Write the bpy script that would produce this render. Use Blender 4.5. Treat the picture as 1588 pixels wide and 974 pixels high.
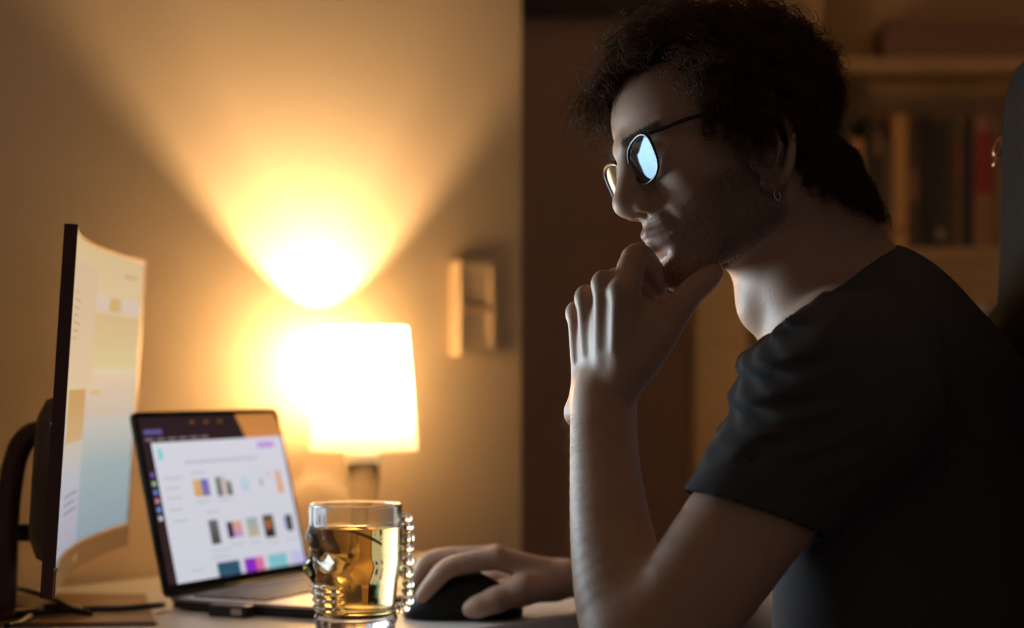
import bpy, math, random
import numpy as np
from mathutils import Vector
random.seed(7)
rng = np.random.default_rng(11)
for o in list(bpy.data.objects):
    bpy.data.objects.remove(o)
S = bpy.context.scene
C = S.collection

# ------------------------------------------------------------------ camera, world, lights, exposure
F, CX, HY, CZ = 3000.0, 794.0, 578.0, 0.9917      # focal length in px, centre column, horizon row, camera height
DESK = 0.75


def P(px, py, d):
    """world point seen at pixel (px,py) at depth d in front of the lens"""
    return np.array([(px - CX) / F * d, d, CZ - (py - HY) / F * d])


cam = bpy.data.cameras.new('camera')
co = bpy.data.objects.new('camera', cam)
C.objects.link(co)
co.location = (0, 0, CZ)
co.rotation_euler = (math.pi / 2, 0, 0)
cam.sensor_width = 36
cam.lens = F / 1588 * 36
cam.shift_y = (HY - 487) / 1588
cam.dof.use_dof = True
cam.dof.focus_distance = 1.575
cam.dof.aperture_fstop = 3.4
cam.clip_start = 0.05
S.camera = co
S.view_settings.view_transform = 'Standard'
S.view_settings.look = 'None'
S.view_settings.exposure = 0.0
S.view_settings.gamma = 1.0
S.view_settings.use_curve_mapping = False

w = bpy.data.worlds.new('world')
S.world = w
w.use_nodes = True
w.node_tree.nodes['Background'].inputs[0].default_value = (1.0, 0.82, 0.68, 1)
w.node_tree.nodes['Background'].inputs[1].default_value = 0.08

LAMP = np.array([-0.188, 2.45])
BULB_Z = CZ - 0.0105


def add_light(name, kind, loc, power, color, **kw):
    l = bpy.data.lights.new(name, kind)
    l.energy = power
    l.color = color
    for k, v in kw.items():
        setattr(l, k, v)
    o = bpy.data.objects.new(name, l)
    C.objects.link(o)
    o.location = loc
    return o


# the light the two screens throw at the man
MON_LIGHT = 2.0
LAP_LIGHT = 0.28
LAMP_LIGHT = 21.0


def aim(o, d):
    o.rotation_euler = Vector(d).to_track_quat('-Z', 'Y').to_euler()


# ------------------------------------------------------------------ materials
def mat(name, col, rough=0.6, noise=0.0, nscale=20.0, metal=0.0, spec=0.5, bump=0.0, bscale=200.0, attr=None, **kw):
    m = bpy.data.materials.new(name)
    m.use_nodes = True
    nt = m.node_tree
    b = nt.nodes['Principled BSDF']
    b.inputs['Roughness'].default_value = rough
    b.inputs['Metallic'].default_value = metal
    b.inputs['Specular IOR Level'].default_value = spec
    for k, v in kw.items():
        b.inputs[k.replace('_', ' ')].default_value = v
    src = None
    if attr:
        a = nt.nodes.new('ShaderNodeAttribute')
        a.attribute_name = attr
        src = a.outputs['Color']
    tc = nt.nodes.new('ShaderNodeTexCoord')
    if noise > 0 or src is not None:
        n = nt.nodes.new('ShaderNodeTexNoise')
        n.inputs['Scale'].default_value = nscale
        n.inputs['Detail'].default_value = 5
        nt.links.new(tc.outputs['Object'], n.inputs['Vector'])
        mr = nt.nodes.new('ShaderNodeMapRange')
        mr.inputs['To Min'].default_value = 1 - noise
        mr.inputs['To Max'].default_value = 1 + noise
        nt.links.new(n.outputs['Fac'], mr.inputs['Value'])
        mx = nt.nodes.new('ShaderNodeMix')
        mx.data_type = 'RGBA'
        mx.blend_type = 'MULTIPLY'
        mx.inputs[0].default_value = 1
        mx.inputs[6].default_value = (*col, 1)
        nt.links.new(mr.outputs['Result'], mx.inputs[7])
        out = mx.outputs[2]
        if src is not None:
            m2 = nt.nodes.new('ShaderNodeMix')
            m2.data_type = 'RGBA'
            m2.blend_type = 'MULTIPLY'
            m2.inputs[0].default_value = 1
            nt.links.new(out, m2.inputs[6])
            nt.links.new(src, m2.inputs[7])
            out = m2.outputs[2]
        nt.links.new(out, b.inputs['Base Color'])
    else:
        b.inputs['Base Color'].default_value = (*col, 1)
    if bump > 0:
        n = nt.nodes.new('ShaderNodeTexNoise')
        n.inputs['Scale'].default_value = bscale
        n.inputs['Detail'].default_value = 4
        nt.links.new(tc.outputs['Object'], n.inputs['Vector'])
        bp = nt.nodes.new('ShaderNodeBump')
        bp.inputs['Strength'].default_value = bump
        bp.inputs['Distance'].default_value = 0.002
        nt.links.new(n.outputs['Fac'], bp.inputs['Height'])
        nt.links.new(bp.outputs['Normal'], b.inputs['Normal'])
    return m


def wood(name, c1, c2, rough=0.5, scale=6.0, stretch=(1, 12, 12)):
    m = bpy.data.materials.new(name)
    m.use_nodes = True
    nt = m.node_tree
    b = nt.nodes['Principled BSDF']
    b.inputs['Roughness'].default_value = rough
    tc = nt.nodes.new('ShaderNodeTexCoord')
    mp = nt.nodes.new('ShaderNodeMapping')
    mp.inputs['Scale'].default_value = stretch
    n = nt.nodes.new('ShaderNodeTexNoise')
    n.inputs['Scale'].default_value = scale
    n.inputs['Detail'].default_value = 6
    r = nt.nodes.new('ShaderNodeValToRGB')
    r.color_ramp.elements[0].position = 0.3
    r.color_ramp.elements[1].position = 0.7
    r.color_ramp.elements[0].color = (*c1, 1)
    r.color_ramp.elements[1].color = (*c2, 1)
    nt.links.new(tc.outputs['Object'], mp.inputs[0])
    nt.links.new(mp.outputs[0], n.inputs['Vector'])
    nt.links.new(n.outputs['Fac'], r.inputs[0])
    nt.links.new(r.outputs[0], b.inputs['Base Color'])
    return m


def screen_mat(name, strength):
    m = bpy.data.materials.new(name)
    m.use_nodes = True
    nt = m.node_tree
    b = nt.nodes['Principled BSDF']
    a = nt.nodes.new('ShaderNodeAttribute')
    a.attribute_name = 'tint'
    b.inputs['Base Color'].default_value = (0.01, 0.01, 0.01, 1)
    b.inputs['Roughness'].default_value = 0.35
    b.inputs['Specular IOR Level'].default_value = 0.02
    nt.links.new(a.outputs['Color'], b.inputs['Emission Color'])
    b.inputs['Emission Strength'].default_value = strength
    em = nt.nodes.new('ShaderNodeEmission')                   # emission only, no mirror lobe: warm reflections are painted into the tint
    em.inputs['Strength'].default_value = strength
    nt.links.new(a.outputs['Color'], em.inputs['Color'])
    nt.links.new(em.outputs[0], nt.nodes['Material Output'].inputs['Surface'])
    return m


M = {}
M['wall'] = mat('wall_paint', (0.76, 0.585, 0.40), 0.75, 0.04, 3, bump=0.15, bscale=90, spec=0.2)
M['wall_back'] = mat('wall_paint_brown', (0.52, 0.33, 0.24), 0.8, 0.06, 3, spec=0.2)
M['ceiling'] = mat('ceiling_paint', (0.86, 0.80, 0.70), 0.9, 0.03)
M['floor'] = wood('floor_wood', (0.12, 0.065, 0.035), (0.2, 0.11, 0.06))
M['desk'] = mat('desk_laminate', (0.80, 0.78, 0.77), 0.34, 0.05, 30, spec=0.35)
M['desk_edge'] = mat('desk_edge_band', (0.16, 0.11, 0.08), 0.5, 0.1, 20)
M['dark_trim'] = wood('dark_trim_wood', (0.05, 0.028, 0.02), (0.08, 0.045, 0.03))
M['shelf'] = wood('shelf_wood', (0.46, 0.28, 0.12), (0.56, 0.35, 0.16), 0.6, 5)
M['panel'] = wood('panel_wood', (0.40, 0.24, 0.11), (0.48, 0.3, 0.14), 0.6, 3)
M['shelf_back'] = wood('shelf_back_wood', (0.56, 0.35, 0.17), (0.64, 0.42, 0.21), 0.7, 4)
M['black_plastic'] = mat('black_plastic', (0.022, 0.02, 0.02), 0.42, 0.1, 40)
M['red_black'] = mat('dark_red_plastic', (0.085, 0.028, 0.028), 0.4, 0.1, 40)
M['grey_back'] = mat('monitor_shell', (0.10, 0.075, 0.055), 0.5, 0.1, 40)
M['silver'] = mat('silver_metal', (0.62, 0.58, 0.55), 0.35, 0.03, 30, metal=0.85)
M['door'] = wood('door_wood', (0.60, 0.38, 0.18), (0.68, 0.44, 0.22), 0.6, 3)
M['mouse'] = mat('mouse_plastic', (0.009, 0.0085, 0.0085), 0.55, 0.1, 40, spec=0.2)
M['bezel'] = mat('satin_bezel', (0.30, 0.22, 0.16), 0.35, 0.03, 30, metal=0.5)
M['black_glass'] = mat('black_glass', (0.012, 0.011, 0.011), 0.12, 0.05, 20)
M['key'] = mat('key_plastic', (0.035, 0.032, 0.04), 0.5, 0.1, 60)
M['cable'] = mat('cable_rubber', (0.02, 0.018, 0.017), 0.5, 0.1, 60)
M['board'] = wood('board_wood', (0.25, 0.14, 0.07), (0.38, 0.22, 0.11), 0.4, 8)
M['pale'] = mat('pale_plastic', (0.7, 0.6, 0.45), 0.5, 0.03, 30)
M['lamp_base'] = mat('lamp_ceramic', (0.62, 0.5, 0.36), 0.3, 0.06, 30)
M['lamp_cap'] = mat('lamp_cap_white', (0.8, 0.75, 0.65), 0.5, 0.03, 30)
M['skin'] = mat('skin', (0.46, 0.28, 0.205), 0.5, 0.10, 60, attr='tint', bump=0.10, bscale=420, spec=0.4)
M['hair'] = mat('hair_brown', (0.10, 0.052, 0.028), 0.5, 0.25, 80, spec=0.15)


def hair_translucency(m, col, f):
    nt = m.node_tree
    b = nt.nodes['Principled BSDF']
    out = nt.nodes['Material Output']
    t = nt.nodes.new('ShaderNodeBsdfTranslucent')
    t.inputs[0].default_value = (*col, 1)
    mx = nt.nodes.new('ShaderNodeMixShader')
    mx.inputs[0].default_value = f
    nt.links.new(b.outputs[0], mx.inputs[1])
    nt.links.new(t.outputs[0], mx.inputs[2])
    nt.links.new(mx.outputs[0], out.inputs[0])


hair_translucency(M['hair'], (0.46, 0.26, 0.13), 0.36)
M['beard'] = mat('beard_brown', (0.045, 0.026, 0.018), 0.55, 0.2, 80, spec=0.3)
M['arm_hair'] = mat('arm_hair_fair', (0.30, 0.19, 0.11), 0.5, 0.1, 80)
M['shirt'] = mat('shirt_cotton', (0.066, 0.062, 0.067), 0.9, 0.12, 300, bump=0.3, bscale=900, spec=0.15)
M['trousers'] = mat('trouser_denim', (0.05, 0.055, 0.075), 0.9, 0.15, 200, spec=0.15)
M['chair'] = mat('chair_leather', (0.013, 0.0125, 0.012), 0.85, 0.12, 60, bump=0.2, bscale=250, spec=0.06)
M['copper'] = mat('copper_trim', (0.75, 0.42, 0.28), 0.3, 0.04, 30, metal=1.0)
M['frame'] = mat('glasses_acetate', (0.012, 0.012, 0.014), 0.25, 0.1, 40)
M['eye_white'] = mat('eye_white', (0.62, 0.58, 0.55), 0.2, 0.04, 60)
M['iris'] = mat('iris_brown', (0.07, 0.035, 0.018), 0.15, 0.2, 300)
M['nail'] = mat('nail', (0.55, 0.36, 0.30), 0.3, 0.04, 40)
M['switch'] = mat('switch_plastic', (0.60, 0.45, 0.29), 0.45, 0.03, 20)
M['switch2'] = mat('switch_rocker_plastic', (0.66, 0.50, 0.33), 0.4, 0.03, 20)
M['box'] = mat('cardboard', (0.25, 0.13, 0.08), 0.8, 0.1, 20)


def lens_mat():
    m = bpy.data.materials.new('coated_lens')
    m.use_nodes = True
    nt = m.node_tree
    for n in list(nt.nodes):
        nt.nodes.remove(n)
    out = nt.nodes.new('ShaderNodeOutputMaterial')
    mx = nt.nodes.new('ShaderNodeMixShader')
    tr = nt.nodes.new('ShaderNodeBsdfTransparent')
    tr.inputs[0].default_value = (0.9, 0.92, 0.95, 1)
    gl = nt.nodes.new('ShaderNodeBsdfGlossy')
    gl.inputs['Roughness'].default_value = 0.06
    gl.inputs['Color'].default_value = (0.36, 0.48, 0.76, 1)
    fr = nt.nodes.new('ShaderNodeFresnel')
    fr.inputs['IOR'].default_value = 1.55
    nt.links.new(fr.outputs[0], mx.inputs[0])
    nt.links.new(tr.outputs[0], mx.inputs[1])
    nt.links.new(gl.outputs[0], mx.inputs[2])
    nt.links.new(mx.outputs[0], out.inputs[0])
    return m


M['lens'] = lens_mat()


def shade_mat():
    m = bpy.data.materials.new('lamp_shade_fabric')
    m.use_nodes = True
    nt = m.node_tree
    for n in list(nt.nodes):
        nt.nodes.remove(n)
    out = nt.nodes.new('ShaderNodeOutputMaterial')
    mx = nt.nodes.new('ShaderNodeMixShader')
    mx.inputs[0].default_value = 0.88
    tr = nt.nodes.new('ShaderNodeBsdfTranslucent')
    tr.inputs[0].default_value = (0.97, 0.93, 0.84, 1)
    df = nt.nodes.new('ShaderNodeBsdfDiffuse')
    tc = nt.nodes.new('ShaderNodeTexCoord')
    n = nt.nodes.new('ShaderNodeTexNoise')
    n.inputs['Scale'].default_value = 300
    rp = nt.nodes.new('ShaderNodeValToRGB')
    rp.color_ramp.elements[0].color = (0.74, 0.68, 0.58, 1)
    rp.color_ramp.elements[1].color = (0.84, 0.78, 0.68, 1)
    nt.links.new(tc.outputs['Object'], n.inputs['Vector'])
    nt.links.new(n.outputs['Fac'], rp.inputs[0])
    nt.links.new(rp.outputs[0], df.inputs[0])
    nt.links.new(df.outputs[0], mx.inputs[1])
    nt.links.new(tr.outputs[0], mx.inputs[2])
    tp = nt.nodes.new('ShaderNodeBsdfTransparent')            # light that slips straight through the weave
    m3 = nt.nodes.new('ShaderNodeMixShader')
    m3.inputs[0].default_value = 0.15
    nt.links.new(mx.outputs[0], m3.inputs[1])
    nt.links.new(tp.outputs[0], m3.inputs[2])
    nt.links.new(m3.outputs[0], out.inputs[0])
    return m


M['shade'] = shade_mat()


def emit_mat(name, col, s):
    m = bpy.data.materials.new(name)
    m.use_nodes = True
    b = m.node_tree.nodes['Principled BSDF']
    b.inputs['Base Color'].default_value = (0.8, 0.8, 0.8, 1)
    b.inputs['Emission Color'].default_value = (*col, 1)
    b.inputs['Emission Strength'].default_value = s
    return m


M['bulb'] = emit_mat('bulb_glow', (1.0, 0.7, 0.35), 8.0)


def glass_mat(name, col, ior, rough=0.0, absorb=None, dens=0.0):
    m = bpy.data.materials.new(name)
    m.use_nodes = True
    nt = m.node_tree
    b = nt.nodes['Principled BSDF']
    b.inputs['Base Color'].default_value = (*col, 1)
    b.inputs['Roughness'].default_value = rough
    b.inputs['IOR'].default_value = ior
    b.inputs['Transmission Weight'].default_value = 1.0
    if absorb:
        v = nt.nodes.new('ShaderNodeVolumeAbsorption')
        v.inputs['Color'].default_value = (*absorb, 1)
        v.inputs['Density'].default_value = dens
        nt.links.new(v.outputs[0], nt.nodes['Material Output'].inputs['Volume'])
    return m


M['glass'] = glass_mat('clear_glass', (0.97, 0.98, 0.97), 1.48)
M['frosted'] = glass_mat('frosted_glass', (0.97, 0.94, 0.88), 1.3, 0.3)
M['tea'] = glass_mat('pale_tea', (1.0, 0.97, 0.86), 1.33, 0.0, (0.98, 0.82, 0.30), 24.0)
M['leaf'] = mat('tea_leaf_green', (0.10, 0.09, 0.03), 0.5, 0.2, 60)

# ------------------------------------------------------------------ mesh helpers
ORI = {}


def obj(name, V, Fc, m, parent=None, loc=None, smooth=False, tint=None, bevel=0.0):
    """link verts (world coordinates) and faces as ONE mesh object"""
    V = np.asarray(V, dtype=float).reshape(-1, 3)
    if parent is not None:
        org = ORI[parent.name]
    elif loc is not None:
        org = np.array(loc, float)
    else:
        org = np.array([(V[:, 0].min() + V[:, 0].max()) / 2, (V[:, 1].min() + V[:, 1].max()) / 2, V[:, 2].min()])
    me = bpy.data.meshes.new(name)
    if isinstance(Fc, np.ndarray):
        n = len(Fc)
        k = Fc.shape[1]
        me.vertices.add(len(V))
        me.vertices.foreach_set('co', (V - org).astype(np.float32).ravel())
        me.loops.add(n * k)
        me.loops.foreach_set('vertex_index', Fc.astype(np.int32).ravel())
        me.polygons.add(n)
        me.polygons.foreach_set('loop_start', np.arange(0, n * k, k, dtype=np.int32))
        me.update(calc_edges=True)
    else:
        me.from_pydata((V - org).tolist(), [], [list(f) for f in Fc])
    me.validate()
    if tint is not None:
        a = me.color_attributes.new('tint', 'FLOAT_COLOR', 'POINT')
        t = np.ones((len(V), 4), np.float32)
        t[:, :3] = tint
        a.data.foreach_set('color', t.ravel())
    if smooth:
        me.polygons.foreach_set('use_smooth', np.ones(len(me.polygons), bool))
    o = bpy.data.objects.new(name, me)
    C.objects.link(o)
    me.materials.append(m)
    if parent is not None:
        o.parent = parent
    else:
        o.location = org
    ORI[o.name] = org
    if bevel > 0:
        b = o.modifiers.new('bevel', 'BEVEL')
        b.width = bevel
        b.segments = 2
        b.limit_method = 'ANGLE'
    return o


def tag(o, label=None, cat=None, group=None, kind=None):
    if label:
        o['label'] = label
    if cat:
        o['category'] = cat
    if group:
        o['group'] = group
    if kind:
        o['kind'] = kind
    return o


def thing(name, loc, label, cat, group=None):
    o = bpy.data.objects.new(name, None)
    o.empty_display_size = 0.05
    C.objects.link(o)
    o.location = loc
    ORI[o.name] = np.array(loc, float)
    return tag(o, label, cat, group)


class MB:
    def __init__(s):
        s.V = []
        s.F = []
        s.n = 0

    def add(s, V, Fc):
        V = np.asarray(V, float).reshape(-1, 3)
        s.V.append(V)
        s.F += [tuple(int(i) + s.n for i in f) for f in Fc]
        s.n += len(V)
        return s

    def box(s, c, ax, ay, az):
        """centre and three half-axis vectors"""
        c, ax, ay, az = map(lambda q: np.array(q, float), (c, ax, ay, az))
        V = [c + i * ax + j * ay + k * az for k in (-1, 1) for j in (-1, 1) for i in (-1, 1)]
        Fq = [(0, 2, 3, 1), (4, 5, 7, 6), (0, 1, 5, 4), (2, 6, 7, 3), (0, 4, 6, 2), (1, 3, 7, 5)]
        if np.dot(np.cross(ax, ay), az) < 0:
            Fq = [f[::-1] for f in Fq]
        return s.add(V, Fq)

    def aabb(s, x0, x1, y0, y1, z0, z1):
        return s.box(((x0 + x1) / 2, (y0 + y1) / 2, (z0 + z1) / 2), ((x1 - x0) / 2, 0, 0), (0, (y1 - y0) / 2, 0), (0, 0, (z1 - z0) / 2))

    def tube(s, pts, r, n=10, cap=True, flat=None):
        pts = np.asarray(pts, float)
        m = len(pts)
        r = np.broadcast_to(np.asarray(r, float), (m,))
        T = np.gradient(pts, axis=0)
        T /= np.linalg.norm(T, axis=1)[:, None] + 1e-12
        up = np.array([0, 0, 1.0]) if abs(T[0][2]) < 0.9 else np.array([1.0, 0, 0])
        V = []
        u = np.cross(T[0], up)
        u /= np.linalg.norm(u)
        for i in range(m):
            u = u - T[i] * np.dot(u, T[i])
            u /= np.linalg.norm(u) + 1e-12
            v = np.cross(T[i], u)
            for k in range(n):
                a = 2 * math.pi * k / n
                V.append(pts[i] + r[i] * (math.cos(a) * u + math.sin(a) * v * (flat or 1.0)))
        Fq = []
        for i in range(m - 1):
            for k in range(n):
                k2 = (k + 1) % n
                Fq.append((i * n + k, i * n + k2, (i + 1) * n + k2, (i + 1) * n + k))
        if cap:
            Fq.append(tuple(range(n))[::-1])
            Fq.append(tuple((m - 1) * n + k for k in range(n)))
        return s.add(V, Fq)

    def lathe(s, c, prof, n=48, close=False):
        """profile of (radius, z) about the vertical through c=(x,y)"""
        V = []
        for (r, z) in prof:
            for k in range(n):
                a = 2 * math.pi * k / n
                V.append((c[0] + r * math.cos(a), c[1] + r * math.sin(a), z))
        Fq = []
        m = len(prof)
        for i in range(m if close else m - 1):
            i2 = (i + 1) % m
            for k in range(n):
                k2 = (k + 1) % n
                Fq.append((i * n + k, i * n + k2, i2 * n + k2, i2 * n + k))
        return s.add(V, Fq)

    def sphere(s, c, r, n=16, m=10, sc=(1, 1, 1)):
        V = []
        for i in range(m + 1):
            t = math.pi * i / m
            for k in range(n):
                a = 2 * math.pi * k / n
                V.append((c[0] + r * sc[0] * math.sin(t) * math.cos(a), c[1] + r * sc[1] * math.sin(t) * math.sin(a), c[2] - r * sc[2] * math.cos(t)))
        Fq = [(i * n + k, i * n + (k + 1) % n, (i + 1) * n + (k + 1) % n, (i + 1) * n + k) for i in range(m) for k in range(n)]
        return s.add(V, Fq)

    def prism(s, poly, z0, z1):
        n = len(poly)
        V = [(p[0], p[1], z0) for p in poly] + [(p[0], p[1], z1) for p in poly]
        Fq = [tuple(range(n))[::-1], tuple(range(n, 2 * n))] + [(i, (i + 1) % n, n + (i + 1) % n, n + i) for i in range(n)]
        return s.add(V, Fq)

    def build(s, name, m, parent=None, **kw):
        return obj(name, np.concatenate(s.V), s.F, m, parent, **kw)


def spline(pts, n=40):
    """Catmull-Rom through pts"""
    p = np.asarray(pts, float)
    p = np.vstack([2 * p[0] - p[1], p, 2 * p[-1] - p[-2]])
    out = []
    m = len(p) - 3
    for t in np.linspace(0, m - 1e-6, n):
        i = int(t)
        u = t - i
        a, b, c, d = p[i:i + 4]
        out.append(0.5 * ((2 * b) + (-a + c) * u + (2 * a - 5 * b + 4 * c - d) * u ** 2 + (-a + 3 * b - 3 * c + d) * u ** 3))
    return np.array(out)


# ------------------------------------------------------------------ the setting
TH = math.radians(50)
wt = np.array([math.cos(TH), math.sin(TH)])           # along the lamp wall, to the right and away
wn = np.array([math.sin(TH), -math.cos(TH)])          # out of the wall into the room
foot = LAMP - wn * 0.085
wall_end = foot + wt * 0.415


def struct(o, **kw):
    o['kind'] = 'structure'
    return o


a = foot - wt * 1.9
b = wall_end
struct(MB().prism([a, b, b - wn * 0.14, a - wn * 0.14], 0, 2.36).build('wall_left', M['wall']))
struct(MB().aabb(-1.6, 2.4, 3.5, 3.6, 0, 2.36).build('wall_back', M['wall_back']))
struct(MB().aabb(-2.2, 2.4, -0.6, 3.6, -0.05, 0).build('floor', M['floor']))
struct(MB().aabb(-2.2, 2.4, -0.6, 3.6, 2.36, 2.42).build('ceiling', M['ceiling']))
z22 = P(0, 22, 3.48)[2]
struct(MB().aabb(-0.5, 0.315, 3.465, 3.5, z22, z22 + 0.12).build('trim_1', M['dark_trim'], bevel=0.004))
struct(MB().aabb(-1.6, 0.3, 3.485, 3.5, 0, 0.08).build('baseboard_back', M['dark_trim']))
q = foot - wt * 1.9
struct(MB().prism([q + wn * 0.012, b + wn * 0.012, b, q], 0, 0.08).build('baseboard_left', M['shelf']))

# ------------------------------------------------------------------ desk
f0 = np.array([-0.031, 1.831])                          # a point of the front edge
bk = np.dot(foot - f0, -wn) - 0.006                     # depth of the desk
dl, dr = -1.0, 0.52
poly = [f0 + wt * dl, f0 + wt * dr, f0 + wt * dr - wn * bk, f0 + wt * dl - wn * bk]
ctr = sum(poly) / 4
desk = thing('desk', (ctr[0], ctr[1], 0), 'pale grey desk with a glossy top pushed against the lamp wall', 'desk')
MB().prism(poly, DESK - 0.026, DESK).build('tabletop', M['desk'], desk, bevel=0.003)
for s in (dl + 0.06, dr - 0.06):
    for t in (0.06, bk - 0.06):
        p = f0 + wt * s - wn * t
        MB().tube([(p[0], p[1], 0), (p[0], p[1], DESK - 0.026)], 0.022, 14).build('leg', M['black_plastic'], desk, smooth=True)

# ------------------------------------------------------------------ table lamp
lx, ly = LAMP
lamp = thing('table_lamp', (lx, ly, DESK), 'small lit table lamp with a white fabric shade against the wall', 'lamp')
zt, zb = P(0, 507, ly)[2], P(0, 698, ly)[2]
rt, rb = 68 * ly / F, 84 * ly / F
MB().lathe(LAMP, [(rb, zb), (rt, zt), (rt - 0.0015, zt), (rb - 0.0015, zb)], 64, close=True).build('lamp_shade', M['shade'], lamp, smooth=False)
zc = P(0, 703, ly)[2]
MB().lathe(LAMP, [(0.0, DESK), (0.052, DESK), (0.054, DESK + 0.008), (0.046, DESK + 0.018), (0.026, DESK + 0.03), (0.0195, DESK + 0.06), (0.0185, DESK + 0.1), (0.020, zc - 0.013), (0.0175, zc - 0.013), (0.0165, DESK + 0.1), (0.0175, DESK + 0.06), (0.024, DESK + 0.032), (0.044, DESK + 0.019), (0.050, DESK + 0.010), (0.0, DESK + 0.006)], 40).build('base', M['frosted'], lamp, smooth=True)
MB().lathe(LAMP, [(0.0, zc - 0.0125), (0.0235, zc - 0.0125), (0.0235, zc - 0.001), (0.012, zc + 0.002), (0.012, BULB_Z - 0.036), (0, BULB_Z - 0.036)], 32).build('socket', M['lamp_cap'], lamp)
MB().sphere((lx, ly, BULB_Z - 0.012), 0.02, 20, 14, (1, 1, 1.2)).build('bulb', M['bulb'], lamp, smooth=True)
for k in range(3):
    an = k * 2 * math.pi / 3 + 0.4
    c_, s_ = math.cos(an), math.sin(an)
    MB().tube([(lx + 0.012 * c_, ly + 0.012 * s_, zc + 0.004), (lx + (rb - 0.001) * c_, ly + (rb - 0.001) * s_, zc + 0.010)], 0.0009, 6).build('shade_spoke', M['silver'], lamp)
add_light('lamp_bulb_light', 'POINT', (lx, ly, BULB_Z + 0.014), LAMP_LIGHT, (1.0, 0.67, 0.34), shadow_soft_size=0.010)

# ------------------------------------------------------------------ light switch
d_sw = 2.7315
swc = np.array([(725 - CX) / F * d_sw, d_sw])
k_ = np.dot(swc - foot, wt)
swc = foot + wt * k_
zs = P(0, 479, d_sw)[2]
t3, n3 = np.array([*wt, 0]), np.array([*wn, 0])
c3 = np.array([swc[0], swc[1], zs])
sw = thing('light_switch', c3 - np.array([0, 0, 0.067]), 'double rocker light switch in a raised frame on the wall', 'switch')
hw, hh = 0.038, 0.0665
mb = MB()
for (dx, dz, a_, b_) in ((-(hw - 0.005), 0, 0.005, hh), (hw - 0.005, 0, 0.005, hh), (0, hh - 0.006, hw - 0.01, 0.006), (0, -(hh - 0.006), hw - 0.01, 0.006), (0, 0, hw - 0.01, 0.004)):
    mb.box(c3 + t3 * dx + np.array([0, 0, dz]) + n3 * 0.010, t3 * a_, n3 * 0.010, np.array([0, 0, b_]))
mb.build('frame', M['switch'], sw, bevel=0.001)
for s in (-1, 1):
    cc = c3 + np.array([0, 0, s * 0.032]) + n3 * 0.0085
    MB().box(cc, t3 * 0.0275, n3 * 0.006 + np.array([0, 0, 0.001]), np.array([0, 0, 0.026]) + n3 * 0.0022 * s).build('rocker', M['switch2'], sw, bevel=0.001)

# ------------------------------------------------------------------ bookcase with tall cabinet doors
YF, YB = 3.35, 3.5


def bx(px, d=YF):
    return (px - CX) / F * d


def bz(py, d=YF):
    return CZ - (py - HY) / F * d


bc = thing('bookcase', (0.65, 3.42, 0), 'tall wooden bookcase with closed doors left and open book shelves', 'bookcase')
XR = bx(1760)
XL = bx(1075)
MB().aabb(XL, XL + 0.018, YF, YB - 0.002, 0, 2.2).build('side_panel', M['panel'], bc)
MB().aabb(bx(1252), bx(1274), YF - 0.006, YB - 0.002, 0, 2.2).build('side_panel', M['door'], bc, bevel=0.002)
MB().aabb(XR, XR + 0.02, YF, YB - 0.002, 0, 2.2).build('side_panel', M['panel'], bc)
MB().aabb(XL, XR + 0.02, YF, YB - 0.002, 2.2, 2.22).build('top_panel', M['panel'], bc)
MB().aabb(XL + 0.018, XR, YB - 0.012, YB - 0.002, 0, 2.2).build('back_panel', M['shelf_back'], bc)
for (p0, p1) in ((1078, 1160), (1172, 1250)):
    dd = MB().aabb(bx(p0), bx(p1), YF - 0.018, YF, 0.06, 2.19)  .build('door', M['door'] if p0 < 1100 else M['panel'], bc, bevel=0.003)
    hx = bx(p1 - 14) if p0 < 1100 else bx(p0 + 14)
    MB().tube([(hx, YF - 0.018, 0.72), (hx, YF - 0.034, 0.73), (hx, YF - 0.034, 0.82), (hx, YF - 0.018, 0.83)], 0.004, 8).build('handle', M['silver'], dd)
x0s, x1s = bx(1275), XR
for (y0, y1) in ((88, 112), (384, 400)):
    MB().aabb(x0s, x1s, YF, YB - 0.012, bz(y1), bz(y0)).build('shelf', M['shelf'], bc, bevel=0.002)
MB().aabb(x0s, x1s, YF, YB - 0.012, bz(-260), bz(-240)).build('shelf', M['shelf'], bc, bevel=0.002)
MB().aabb(x0s, x1s, YF, YB - 0.012, 0.06, 0.08).build('shelf', M['shelf'], bc, bevel=0.002)
for (z0, z1) in ((bz(562), bz(402)), (0.55, bz(568)), (0.09, 0.54)):
    dw = MB().aabb(x0s + 0.003, x1s - 0.003, YF - 0.012, YF + 0.006, z0, z1).build('drawer', M['panel'], bc, bevel=0.003)
    MB().sphere(((x0s + x1s) / 2, YF - 0.022, (z0 + z1) / 2), 0.012).build('knob', M['silver'], dw, smooth=True)

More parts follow.
